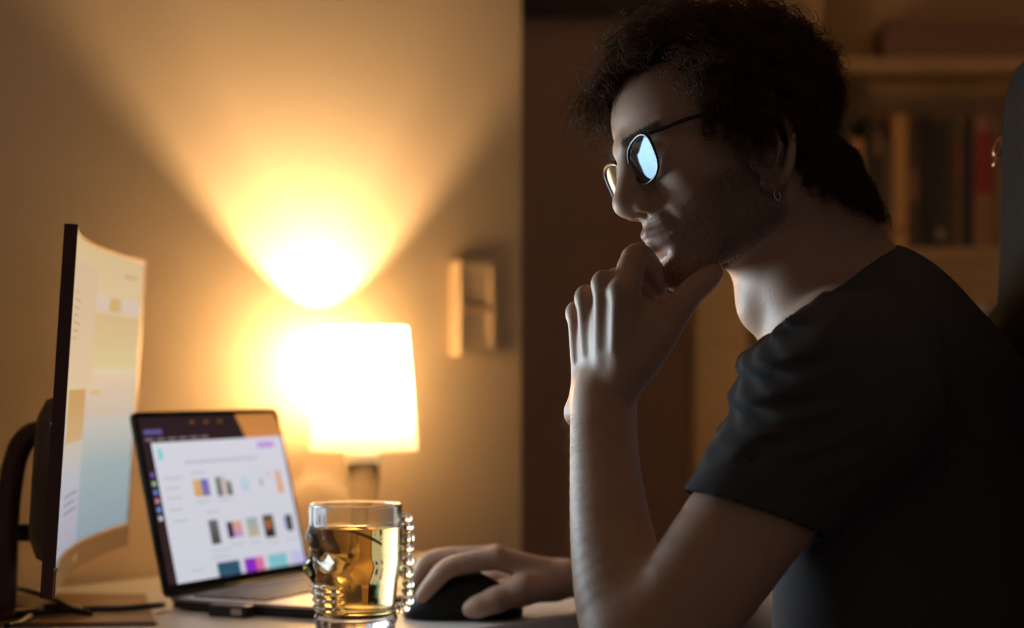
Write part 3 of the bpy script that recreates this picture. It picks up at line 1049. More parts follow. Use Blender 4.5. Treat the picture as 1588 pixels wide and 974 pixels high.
MB().tube([wc - mside * 0.003, wc + mside * 0.003], 0.008, 16).build('scroll_wheel', M['key'], mouse, smooth=True)

# ------------------------------------------------------------------ signed distance modelling of the figure
def axis_grid(segs):
    out = [segs[0][0]]
    for (a0, a1, h) in segs:
        n = max(1, int(round((a1 - a0) / h)))
        out += list(a0 + (a1 - a0) * (np.arange(1, n + 1) / n))
    return np.array(out, np.float32)


class Field:
    def __init__(s, xs, ys, zs, fill=0.08):
        s.g = (axis_grid(xs), axis_grid(ys), axis_grid(zs))
        s.F = np.full(tuple(len(q) for q in s.g), fill, np.float32)

    def sl(s, lo, hi, pad):
        r = []
        for q, l, h in zip(s.g, lo, hi):
            i0 = max(0, int(np.searchsorted(q, l - pad)) - 1)
            i1 = min(len(q), int(np.searchsorted(q, h + pad)) + 1)
            r.append(slice(i0, max(i0, i1)))
        return tuple(r)

    def pts(s, sl):
        return s.g[0][sl[0]][:, None, None], s.g[1][sl[1]][None, :, None], s.g[2][sl[2]][None, None, :]

    def apply(s, fn, lo, hi, k, sub=False, pad=None):
        sl = s.sl(lo, hi, (k + 0.012) if pad is None else pad)
        if any(q.stop <= q.start for q in sl):
            return
        X, Y, Z = s.pts(sl)
        d = fn(X, Y, Z).astype(np.float32)
        A = s.F[sl]
        if sub:
            d = -d
            h = np.clip(0.5 - 0.5 * (A - d) / k, 0, 1)
            # smooth max
            h = np.clip(0.5 + 0.5 * (A - d) / k, 0, 1)
            s.F[sl] = d * (1 - h) + A * h + k * h * (1 - h)
        else:
            h = np.clip(0.5 + 0.5 * (A - d) / k, 0, 1)
            s.F[sl] = A * (1 - h) + d * h - k * h * (1 - h)

    def capsule(s, a, b, ra, rb, k=0.01, flat=None, sub=False):
        a, b = np.asarray(a, float), np.asarray(b, float)
        lo, hi = np.minimum(a - ra, b - rb), np.maximum(a + ra, b + rb)
        ex = 1.0
        if flat is not None:
            ex = max(1.0, flat[1])
            e = max(ra, rb) * (ex - 1)
            lo, hi = lo - e, hi + e
        ba = b - a
        bb = float(ba @ ba) + 1e-12

        def fn(X, Y, Z):
            px, py, pz = X - a[0], Y - a[1], Z - a[2]
            t = np.clip((px * ba[0] + py * ba[1] + pz * ba[2]) / bb, 0, 1)
            qx, qy, qz = px - t * ba[0], py - t * ba[1], pz - t * ba[2]
            sc_ = 1.0
            if flat is not None:
                dr, fa_ = flat
                m = (qx * dr[0] + qy * dr[1] + qz * dr[2]) * (1 / fa_ - 1)
                qx, qy, qz = qx + m * dr[0], qy + m * dr[1], qz + m * dr[2]
                sc_ = min(1.0, fa_)
            return (np.sqrt(qx * qx + qy * qy + qz * qz) - (ra + (rb - ra) * t)) * sc_
        s.apply(fn, lo, hi, k, sub)

    def chain(s, pts, k=0.01, kj=0.012, flat=None, sub=False):
        """pts: list of (point, radius)"""
        for (a, ra), (b, rb) in zip(pts[:-1], pts[1:]):
            s.capsule(a, b, ra, rb, k, flat, sub)

    def schain(s, pts, n=18, k=0.015, flat=None):
        """smooth tube through (point, radius) pairs, blended as one piece"""
        q = spline(np.array([[*p, r] for p, r in pts]), n)
        T = Field.__new__(Field)
        lo, hi = q[:, :3].min(0) - q[:, 3].max(), q[:, :3].max(0) + q[:, 3].max()
        sl = s.sl(lo, hi, k + 0.015)
        T.g = tuple(a[b] for a, b in zip(s.g, sl))
        T.F = np.full(tuple(len(a) for a in T.g), 0.08, np.float32)
        for a, b in zip(q[:-1], q[1:]):
            T.capsule(a[:3], b[:3], a[3], b[3], 0.0012, flat)
        A = s.F[sl]
        h = np.clip(0.5 + 0.5 * (A - T.F) / k, 0, 1)
        s.F[sl] = A * (1 - h) + T.F * h - k * h * (1 - h)

    def ellipsoid(s, c, r, k=0.01, R=None, sub=False):
        c, r = np.asarray(c, float), np.asarray(r, float)
        m = r.max() if R is not None else r
        lo, hi = c - m, c + m

        def fn(X, Y, Z):
            px, py, pz = X - c[0], Y - c[1], Z - c[2]
            if R is not None:
                px, py, pz = (px * R[0][i] + py * R[1][i] + pz * R[2][i] for i in range(3))
            k0 = np.sqrt((px / r[0]) ** 2 + (py / r[1]) ** 2 + (pz / r[2]) ** 2)
            k1 = np.sqrt((px / r[0] ** 2) ** 2 + (py / r[1] ** 2) ** 2 + (pz / r[2] ** 2) ** 2) + 1e-9
            return k0 * (k0 - 1) / k1
        s.apply(fn, lo, hi, k, sub)

    def mesh(s):
        Fd = s.F
        sg = Fd < 0
        n = np.array(Fd.shape)
        cnt = np.zeros(tuple(n - 1), np.uint8)
        for dx in (0, 1):
            for dy in (0, 1):
                for dz in (0, 1):
                    cnt += sg[dx:n[0] - 1 + dx, dy:n[1] - 1 + dy, dz:n[2] - 1 + dz]
        act = np.argwhere((cnt > 0) & (cnt < 8))
        vid = np.full(tuple(n - 1), -1, np.int32)
        vid[act[:, 0], act[:, 1], act[:, 2]] = np.arange(len(act))
        acc = np.zeros((len(act), 3))
        ct = np.zeros(len(act))
        for ax in range(3):
            o1, o2 = [q for q in range(3) if q != ax]
            for i in (0, 1):
                for j in (0, 1):
                    p0 = act.copy()
                    p0[:, o1] += i
                    p0[:, o2] += j
                    p1 = p0.copy()
                    p1[:, ax] += 1
                    fa_ = Fd[p0[:, 0], p0[:, 1], p0[:, 2]]
                    fb_ = Fd[p1[:, 0], p1[:, 1], p1[:, 2]]
                    m = (fa_ < 0) != (fb_ < 0)
                    t = np.where(m, fa_ / np.where(m, fa_ - fb_, 1), 0)
                    q = p0.astype(float)
                    q[:, ax] += t
                    acc += q * m[:, None]
                    ct += m
        acc /= ct[:, None]
        V = np.stack([np.interp(acc[:, i], np.arange(n[i]), s.g[i]) for i in range(3)], 1)
        Q = []
        for ax in range(3):
            o1, o2 = (ax + 1) % 3, (ax + 2) % 3
            a0 = [slice(None)] * 3
            a1 = [slice(None)] * 3
            a0[ax], a1[ax] = slice(0, n[ax] - 1), slice(1, n[ax])
            cr = np.argwhere(sg[tuple(a0)] != sg[tuple(a1)])
            ok = (cr[:, o1] > 0) & (cr[:, o2] > 0) & (cr[:, o1] < n[o1] - 1) & (cr[:, o2] < n[o2] - 1)
            cr = cr[ok]

            def vv(d1, d2):
                q = cr.copy()
                q[:, o1] -= d1
                q[:, o2] -= d2
                return vid[q[:, 0], q[:, 1], q[:, 2]]
            qd = np.stack([vv(1, 1), vv(0, 1), vv(0, 0), vv(1, 0)], 1)
            ins = sg[cr[:, 0], cr[:, 1], cr[:, 2]]
            Q.append(np.where(ins[:, None], qd, qd[:, ::-1]))
        return V, np.concatenate(Q).astype(np.int32)


# ---- head frame
PSI, PHI, RHO = math.radians(18), math.radians(14), math.radians(12)
_f = np.array([-math.cos(PSI), -math.sin(PSI), 0])
_l = np.array([math.sin(PSI), -math.cos(PSI), 0])
_u = np.array([0, 0, 1.0])
hf = _f * math.cos(PHI) - _u * math.sin(PHI)
_u2 = _u * math.cos(PHI) + _f * math.sin(PHI)
hl = _l * math.cos(RHO) + _u2 * math.sin(RHO)
hup = _u2 * math.cos(RHO) - _l * math.sin(RHO)
HO = P(1130, 213, 1.645)
HR_ = np.stack([hf, hl, hup], 1)                       # columns: axes in world


def hw_(x, y, z):
    return HO + hf * x + hl * y + hup * z


def to_head(V):
    return (V - HO) @ HR_


def pr(px, py, d, rpx):
    return (P(px, py, d), rpx * d / F)


B = Field([(-0.135, 0.03, 0.0032), (0.03, 0.28, 0.0017), (0.28, 0.60, 0.0045)],
          [(1.34, 1.50, 0.003), (1.50, 1.74, 0.0018), (1.74, 2.06, 0.0036)],
          [(0.60, 0.735, 0.006), (0.735, 0.93, 0.003), (0.93, 1.29, 0.0017)])

# ---- torso (inside the shirt), shoulders, arms
SHL, SHR = P(1300, 618, 1.478), P(1345, 610, 1.86)
ELL, ELR = P(992, 1015, 1.43), P(1225, 952, 1.90)
NB_ = P(1315, 470, 1.665)


def torso(Fl, g):
    Fl.ellipsoid(P(1352, 700, 1.665), (0.100 + g, 0.165 + g, 0.15 + g), 0.05)
    Fl.ellipsoid(P(1372, 615, 1.665), (0.082 + g, 0.15 + g, 0.098 + g), 0.05)
    Fl.capsule(P(1330, 760, 1.55), P(1330, 1150, 1.545), 0.062 + g, 0.066 + g, 0.04)
    Fl.ellipsoid(P(1470, 900, 1.665), (0.118 + g, 0.155 + g, 0.20 + g), 0.06)
    Fl.ellipsoid(P(1530, 1150, 1.665), (0.13 + g, 0.165 + g, 0.12 + g), 0.06)
    Fl.capsule(P(1322, 520, 1.665), SHL + np.array([0.01, 0.03, 0.012]), 0.060 + g, 0.058 + g, 0.05)
    Fl.capsule(P(1322, 520, 1.665), SHR + np.array([0.01, -0.03, 0.012]), 0.060 + g, 0.058 + g, 0.05)
    Fl.ellipsoid(SHL, (0.066 + g, 0.060 + g, 0.068 + g), 0.03)
    Fl.ellipsoid(SHR, (0.066 + g, 0.060 + g, 0.068 + g), 0.03)


torso(B, -0.006)
# neck
NK = [(hw_(-0.030, 0, -0.055), 0.058), (P(1250, 420, 1.66), 0.0575), (P(1300, 490, 1.665), 0.060), (P(1330, 560, 1.665), 0.070)]
B.chain(NK, 0.02)
B.capsule(P(1325, 480, 1.665), P(1243, 335, 1.66), 0.047, 0.043, 0.03)      # nape
B.capsule(hw_(-0.03, 0.056, -0.06), P(1222, 540, 1.632), 0.014, 0.009, 0.022)   # sternomastoid, near side
B.capsule(hw_(-0.03, -0.066, -0.06), P(1222, 545, 1.70), 0.014, 0.009, 0.022)
B.ellipsoid(P(1172, 478, 1.65), (0.013, 0.014, 0.016), 0.02)                # larynx
# left (near) arm
ARM_L = [(SHL, 0.052), (P(1232, 715, 1.462), 0.0475), (P(1165, 800, 1.452), 0.0455), (P(1100, 890, 1.442), 0.044), (P(1035, 975, 1.432), 0.041), (ELL, 0.040)]
B.schain(ARM_L, 14, 0.02)
FORE_L = [pr(1000, 1018, 1.43, 80), pr(976, 960, 1.452, 79), pr(957, 880, 1.482, 70), pr(945, 800, 1.51, 61), pr(938, 720, 1.54, 54), pr(936, 650, 1.563, 51), pr(938, 612, 1.575, 50)]
Fo = Field.__new__(Field)
B.schain(FORE_L, 22, 0.014)
B.ellipsoid(P(893, 640, 1.59), (0.010, 0.012, 0.012), 0.012)                # wrist bone
# left hand
MCP = {'index': P(968, 455, 1.545), 'middle': P(941, 444, 1.562), 'ring': P(914, 466, 1.585), 'pinky': P(899, 490, 1.607)}
CARP = {'index': P(965, 598, 1.555), 'middle': P(945, 598, 1.565), 'ring': P(925, 600, 1.58), 'pinky': P(908, 604, 1.59)}
for f_, r0, r1 in (('index', 0.0125, 0.0115), ('middle', 0.0125, 0.0112), ('ring', 0.0118, 0.0105), ('pinky', 0.011, 0.0095)):
    B.capsule(CARP[f_], MCP[f_], r0, r1, 0.010)
    md_ = CARP[f_] * 0.35 + MCP[f_] * 0.65
    tdir = np.array([-0.7, -0.7, 0])
    B.capsule(CARP[f_] * 0.6 + MCP[f_] * 0.4 + tdir * 0.0095, MCP[f_] + tdir * 0.0085, 0.0022, 0.0032, 0.006)   # tendon
    B.ellipsoid(MCP[f_] + tdir * 0.004 + np.array([0, 0, 0.004]), (0.0085, 0.0085, 0.0085), 0.006)
pn = np.array([0.7, 0.7, 0])
B.ellipsoid(P(960, 530, 1.582), (0.022, 0.026, 0.036), 0.015)               # palm pad
FING_L = {
    'index': [(MCP['index'], 0.0118), (P(985, 399, 1.572), 0.0108), (P(1004, 407, 1.590), 0.0092), (P(1019, 432, 1.600), 0.0085), (P(1022, 446, 1.602), 0.0072)],
    'middle': [(MCP['middle'], 0.0115), (MCP['middle'] + np.array([0.022, 0.036, 0.008]), 0.0105), (MCP['middle'] + np.array([0.036, 0.040, -0.016]), 0.0092), (MCP['middle'] + np.array([0.034, 0.030, -0.034]), 0.0082)],
    'ring': [(MCP['ring'], 0.0108), (MCP['ring'] + np.array([0.022, 0.034, 0.005]), 0.0098), (MCP['ring'] + np.array([0.036, 0.034, -0.018]), 0.0088), (MCP['ring'] + np.array([0.032, 0.024, -0.034]), 0.0078)],
    'pinky': [(MCP['pinky'], 0.0095), (MCP['pinky'] + np.array([0.018, 0.026, 0.003]), 0.0086), (MCP['pinky'] + np.array([0.030, 0.026, -0.014]), 0.0077), (MCP['pinky'] + np.array([0.026, 0.018, -0.027]), 0.0068)],
}
for f_ in FING_L:
    B.schain(FING_L[f_], 14, 0.004)
TH_L = [(P(970, 585, 1.560), 0.0165), (P(1010, 535, 1.552), 0.0165), (P(1037, 499, 1.552), 0.0132), (P(1069, 457, 1.555), 0.0108), (P(1092, 436, 1.560), 0.0102), (P(1106, 424, 1.563), 0.0080)]
B.schain(TH_L, 18, 0.008)
B.capsule(P(985, 565, 1.56), P(1000, 480, 1.556), 0.012, 0.009, 0.014)      # web of the thumb

# right (far) arm and hand
WR_R = P(890, 897, 1.93)
ARM_R = [(SHR, 0.05), (SHR * 0.5 + ELR * 0.5, 0.044), (ELR, 0.040)]
B.schain(ARM_R, 10, 0.02)
B.chain([(ELR, 0.040), (ELR * 0.6 + WR_R * 0.4, 0.040), (P(960, 906, 1.925), 0.028), (WR_R, 0.0215)], 0.012, flat=(np.array([0, 0, 1.0]), 0.85))
mcp_r = {'index': P(768, 866, 1.900), 'middle': P(770, 862, 1.922), 'ring': P(776, 868, 1.944), 'pinky': P(790, 880, 1.964)}
for f_, dy in (('index', -0.014), ('middle', -0.004), ('ring', 0.008), ('pinky', 0.018)):
    B.capsule(P(868, 896, 1.93 + dy), mcp_r[f_], 0.0135, 0.0108, 0.014)
FING_R = {
    'index': [(mcp_r['index'], 0.0112), (P(700, 879, 1.892), 0.0100), (P(671, 905, 1.888), 0.0086), (P(655, 925, 1.886), 0.0074)],
    'middle': [(mcp_r['middle'], 0.0112), (P(676, 868, 1.924), 0.0102), (P(652, 890, 1.922), 0.0088), (P(640, 917, 1.920), 0.0076)],
    'ring': [(mcp_r['ring'], 0.0105), (P(702, 880, 1.955), 0.0095), (P(680, 905, 1.957), 0.0083), (P(670, 928, 1.957), 0.0072)],
    'pinky': [(mcp_r['pinky'], 0.0093), (P(742, 899, 1.984), 0.0083), (P(722, 918, 1.988), 0.0073), (P(712, 933, 1.988), 0.0064)],
}
for f_ in FING_R:
    B.schain(FING_R[f_], 14, 0.004)
B.chain([(P(860, 906, 1.915), 0.0165), (P(808, 915, 1.885), 0.0150), (P(768, 931, 1.876), 0.0115), (P(742, 941, 1.874), 0.0098), (P(729, 945, 1.874), 0.0082)], 0.008)
B.ellipsoid(P(835, 905, 1.935), (0.030, 0.030, 0.017), 0.012)

# ---- head, in its own field so that the hand only touches it
Hd = Field([(0.03, 0.285, 0.0017), (0.285, 0.36, 0.0045)], [(1.50, 1.80, 0.0018)], [(0.95, 1.29, 0.0017)])
RH = HR_


def HE(c, r, k=0.01, sub=False):
    Hd.ellipsoid(hw_(*c), r, k, RH, sub)


def HC(a, b, ra, rb, k=0.01, sub=False):
    Hd.capsule(hw_(*a), hw_(*b), ra, rb, k, None, sub)


HE((0.0, 0, 0.021), (0.087, 0.072, 0.067), 0.02)
HE((0.040, 0, 0.028), (0.053, 0.061, 0.054), 0.02)
HE((0.042, 0, -0.030), (0.047, 0.056, 0.066), 0.02)
HE((0.02, 0, -0.055), (0.055, 0.052, 0.05), 0.02)
for s in (-1, 1):
    HC((0.0, s * 0.054, -0.035), (0.006, s * 0.050, -0.072), 0.016, 0.016, 0.02)
    HC((0.006, s * 0.050, -0.072), (0.074, s * 0.014, -0.100), 0.016, 0.015, 0.02)
    HE((0.062, s * 0.043, -0.022), (0.022, 0.019, 0.018), 0.018)
    HC((0.0920, s * 0.010, 0.0105), (0.0735, s * 0.048, 0.010), 0.0072, 0.006, 0.012)
HE((0.080, 0, -0.101), (0.0155, 0.019, 0.0155), 0.014)
HE((0.072, 0, -0.066), (0.027, 0.029, 0.028), 0.014)
HE((0.0925, 0, 0.004), (0.008, 0.010, 0.014), 0.012)
for s in (-1, 1):
    HE((0.099, s * 0.032, -0.008), (0.017, 0.019, 0.0125), 0.012, True)
    HE((0.0755, s * 0.032, -0.007), (0.0135, 0.0145, 0.0130), 0.003)           # lids over the eyeball
    HC((0.0905, s * 0.020, -0.0105), (0.0855, s * 0.044, -0.010), 0.0022, 0.0022, 0.003, True)   # opening between the lids
# nose
HC((0.0912, 0, 0.000), (0.1085, 0, -0.033), 0.0072, 0.0095, 0.009)
HE((0.1075, 0, -0.037), (0.0105, 0.0105, 0.0092), 0.006)
HC((0.091, 0, -0.010), (0.098, 0, -0.036), 0.010, 0.013, 0.010)
for s in (-1, 1):
    HE((0.0965, s * 0.0128, -0.0415), (0.0105, 0.0068, 0.0078), 0.005)
    HE((0.1005, s * 0.0072, -0.0495), (0.0058, 0.0032, 0.0048), 0.002, True)
HC((0.104, 0, -0.043), (0.094, 0, -0.050), 0.0042, 0.0042, 0.004)
# lips
HC((0.0865, 0.021, -0.0705), (0.0985, 0.004, -0.0645), 0.0030, 0.0042, 0.005)
HC((0.0865, -0.021, -0.0705), (0.0985, -0.004, -0.0645), 0.0030, 0.0042, 0.005)
HC((0.0865, 0.018, -0.0735), (0.0965, 0.0, -0.0765), 0.0030, 0.0048, 0.005)
HC((0.0865, -0.018, -0.0735), (0.0965, 0.0, -0.0765), 0.0030, 0.0048, 0.005)
for s in (-1, 1):
    HC((0.0885, s * 0.024, -0.0720), (0.1040, s * 0.006, -0.0703), 0.0013, 0.0013, 0.003, True)
HE((0.0985, 0, -0.0875), (0.010, 0.016, 0.0045), 0.008, True)
HE((0.103, 0, -0.056), (0.004, 0.0028, 0.006), 0.004, True)
for s in (-1, 1):                                                           # fold from the nose wing to the mouth
    HC((0.092, s * 0.021, -0.042), (0.084, s * 0.030, -0.066), 0.0018, 0.0018, 0.008, True)
# ears
for s in (-1, 1):
    er = [(0.006, 0.004), (0.008, 0.016), (0.003, 0.028), (-0.010, 0.033), (-0.022, 0.025), (-0.025, 0.008), (-0.019, -0.010), (-0.010, -0.024), (0.0, -0.030), (0.006, -0.024)]

    def ep(q, lift=0.0):
        return hw_(0.012 + q[0], s * (0.0725 + max(0, -q[0]) * 0.5 + lift), -0.037 + q[1])
    er_s = spline([(q[0], q[1], 0) for q in er], 26)
    ept = [ep(q) for q in er_s]
    for a_, b_ in zip(ept[:-1], ept[1:]):
        Hd.capsule(a_, b_, 0.0036, 0.0036, 0.002)
    for q, rr in (((-0.006, 0.008), (0.016, 0.0035, 0.020)), ((-0.002, -0.016), (0.010, 0.004, 0.014))):
        Hd.ellipsoid(hw_(0.012 + q[0], s * 0.0725, -0.037 + q[1]), rr, 0.004, RH)
    for a_, b_ in zip([(-0.002, 0.022), (-0.013, 0.016), (-0.014, 0.002)], [(-0.013, 0.016), (-0.014, 0.002), (-0.005, -0.012)]):
        Hd.capsule(ep(a_, 0.001), ep(b_, 0.001), 0.0026, 0.0026, 0.003)
    Hd.ellipsoid(hw_(0.010, s * 0.078, -0.041), (0.007, 0.005, 0.009), 0.003, RH, True)
    Hd.ellipsoid(hw_(0.022, s * 0.0735, -0.043), (0.0045, 0.004, 0.007), 0.004, RH)      # tragus
    Hd.ellipsoid(ep((-0.003, -0.029)), (0.0055, 0.0035, 0.0065), 0.004, RH)              # lobe
# join the head to the body field: soft at the neck, hard at the hand
sl = B.sl((Hd.g[0][0], Hd.g[1][0], Hd.g[2][0]), (Hd.g[0][-1], Hd.g[1][-1], Hd.g[2][-1]), 0)


def resample(src, dst, sl):
    A = src.F
    for ax in range(3):
        q = dst.g[ax][sl[ax]]
        gq = src.g[ax]
        i = np.clip(np.searchsorted(gq, q) - 1, 0, len(gq) - 2)
        t = np.clip((q - gq[i]) / (gq[i + 1] - gq[i]), 0, 1).astype(np.float32)
        sh = [1, 1, 1]
        sh[ax] = len(q)
        t = t.reshape(sh)
        A = np.take(A, i, axis=ax) * (1 - t) + np.take(A, i + 1, axis=ax) * t
    return A


hF = resample(Hd, B, sl)
A = B.F[sl]
X, Y, Z = B.pts(sl)
kk_ = np.clip((X - 0.155) / 0.05, 0, 1) * 0.022 + 0.0012                   # blend width grows towards the neck
h = np.clip(0.5 + 0.5 * (A - hF) / kk_, 0, 1)
B.F[sl] = A * (1 - h) + hF * h - kk_ * h * (1 - h)
V, Q = B.mesh()
# light smoothing pass (keeps the small features)
L = to_head(V)


def sm(x, a, b):
    t = np.clip((x - a) / (b - a), 0, 1)
    return t * t * (3 - 2 * t)


hx_, hy_, hz_ = L[:, 0], L[:, 1], L[:, 2]
ih = [np.clip(np.searchsorted(Hd.g[i], V[:, i]), 0, len(Hd.g[i]) - 1) for i in range(3)]
onhead = np.abs(Hd.F[ih[0], ih[1], ih[2]]) < 0.0032
inhead = onhead & (hx_ > -0.13) & (hx_ < 0.125) & (np.abs(hy_) < 0.095) & (hz_ > -0.125) & (hz_ < 0.12)


def hairline(x, y, z):
    """>0 inside the scalp hair region (head coordinates)"""
    ay = np.abs(y)
    top = 0.080 - x - 1.3 * np.clip(ay - 0.030, 0, 1)                      # recedes towards the temples
    top = np.minimum(top, (z - 0.050) * 3 + 0.01 + np.clip(0.050 - x, 0, 1) * 4)
    side = np.where(z > 0.0, 0.049 - x, 0.036 + z * 0.5 - x)
    low = np.where(x > -0.014, np.where(x > 0.030, z + 0.044, z + 0.010), z + 0.098 + np.clip(-x - 0.09, -0.06, 0.0) * 0.45)
    ear_ = np.where(x < -0.014, 0.09 - ay, 0.0765 - ay + np.clip(z - 0.010, 0, 1) * 5)
    a_ = np.where(z > 0.052, np.maximum(top, side), side)
    return np.minimum(np.minimum(a_, low), ear_)


def beardmask(x, y, z):
    ay = np.abs(y)
    lo = sm(-z, 0.046 + 0.0, 0.072)                                        # below the cheek
    jaw = sm(x, -0.004, 0.010) * (1 - sm(x, 0.088, 0.094) * sm(z, -0.095, -0.082))
    chk = 1 - sm(z - (-0.060 + (0.075 - x) * 0.55), 0.0, 0.016)
    mst = sm(-z, 0.049, 0.054) * (1 - sm(-z, 0.062, 0.067)) * sm(x, 0.076, 0.084)
    m = np.maximum(jaw * chk * sm(-z, 0.03, 0.05), mst)
    side = sm(0.034 - x, 0, 0.010) * sm(x, 0.004, 0.012) * sm(-z, 0.0, 0.02)
    m = np.maximum(m, side)
    zj = -0.118 + np.clip(0.070 - x, 0, 0.075) * 0.40
    return m * sm(z, zj - 0.006, zj + 0.006) * (1 - 0.55 * sm(x, 0.048, 0.072))


tint = np.ones((len(V), 3))


def paint(mask, col):
    global tint
    m = mask[:, None]
    tint = tint * (1 - m) + np.array(col) * m


innape = (hx_ < -0.018) & (hx_ > -0.15) & (np.abs(hy_) < 0.08) & (hz_ < -0.03) & (hz_ > -0.12) & (V[:, 1] > 1.5)
hm = sm(hairline(hx_, hy_, hz_), -0.002, 0.008) * (inhead | innape)
bmk = beardmask(hx_, hy_, hz_) * inhead
paint(bmk * 0.72, (0.34, 0.30, 0.30))
lipm = inhead * (hx_ > 0.080) * (np.abs(hy_) < 0.025) * sm(-hz_, 0.0610, 0.0640) * (1 - sm(-hz_, 0.0800, 0.0830)) * sm(hx_, 0.087, 0.092)
paint(lipm * 0.9, (0.55, 0.38, 0.40))
brow = inhead * (hx_ > 0.06) * sm(hz_ - (0.0065 + 0.05 * (np.abs(hy_) - 0.03).clip(-1, 0)), 0.0, 0.003) * (1 - sm(hz_ - 0.0135, 0, 0.003)) * sm(np.abs(hy_), 0.010, 0.014) * (1 - sm(np.abs(hy_), 0.048, 0.054))
paint(brow * 0.85, (0.16, 0.13, 0.12))
paint(hm * 0.95, (0.12, 0.11, 0.10))
# redder knuckles and finger tips
for p_ in [MCP[f_] for f_ in MCP] + [FING_L['index'][1][0], TH_L[2][0]]:
    dd = np.linalg.norm(V - p_, axis=1)
    paint(0.35 * np.exp(-(dd / 0.013) ** 2), (0.95, 0.72, 0.68))

proot = (0.42, 1.665, 0.0)
man = thing('person', proot, 'seated person with curly dark hair in a dark shirt, hand on chin', 'person')
body = obj('body', V, Q, M['skin'], man, smooth=True, tint=tint)
me_ = body.data
NRM = np.zeros(len(V) * 3, np.float32)
me_.vertices.foreach_get('normal', NRM)
NRM = NRM.reshape(-1, 3)

# eyes
for s in (-1, 1):
    ec = hw_(0.0755, s * 0.032, -0.0078)
    e_ = MB().sphere(ec, 0.0124, 24, 16).build('eye', M['eye_white'], man, smooth=True)
    gd = hf * math.cos(0.12) - hup * math.sin(0.12) + hl * 0.05
    gd /= np.linalg.norm(gd)
    q1 = np.cross(gd, hup)
    q1 /= np.linalg.norm(q1)
    q2 = np.cross(gd, q1)
    Vi, Fi = [], []
    for i, (rr, dz_) in enumerate(((0.0058, 0.0112), (0.0050, 0.0118), (0.002, 0.0126), (0.0, 0.0127))):
        for k in range(20):
            an = 2 * math.pi * k / 20
            Vi.append(ec + gd * dz_ + q1 * rr * math.cos(an) + q2 * rr * math.sin(an))
    Fi = [(i * 20 + k, i * 20 + (k + 1) % 20, (i + 1) * 20 + (k + 1) % 20, (i + 1) * 20 + k) for i in range(3) for k in range(20)]
    obj('iris', Vi, Fi, M['iris'], e_, smooth=True)

# ---- hairs: many thin tapering tubes in one mesh


def strands(name, P0, r0, m, parent, nsd=3, kind=None):
    """P0 (n strands, k points, 3)"""
    n, k, _ = P0.shape
    T = np.gradient(P0, axis=1)
    T /= np.linalg.norm(T, axis=2, keepdims=True) + 1e-9
    ref = np.array([0.31, 0.77, 0.55])
    U = np.cross(T, ref)
    U /= np.linalg.norm(U, axis=2, keepdims=True) + 1e-9
    W2 = np.cross(T, U)
    tp = np.linspace(1, 0.3, k)[None, :, None]
    r = np.broadcast_to(np.asarray(r0, float).reshape(-1, 1, 1), (n, 1, 1)) * tp
    ring_ = []
    for j in range(nsd):
        an = 2 * math.pi * j / nsd
        ring_.append(P0 + r * (math.cos(an) * U + math.sin(an) * W2))
    Vs = np.stack(ring_, 2).reshape(-1, 3)
    i_, k_i, j_ = np.meshgrid(np.arange(n), np.arange(k - 1), np.arange(nsd), indexing='ij')
    bs = i_ * k * nsd
    j2 = (j_ + 1) % nsd
    Fs = np.stack([bs + k_i * nsd + j_, bs + k_i * nsd + j2, bs + (k_i + 1) * nsd + j2, bs + (k_i + 1) * nsd + j_], -1).reshape(-1, 4)
    o = obj(name, Vs, Fs, m, parent, smooth=True)
    if kind:
        o['kind'] = kind
    return o


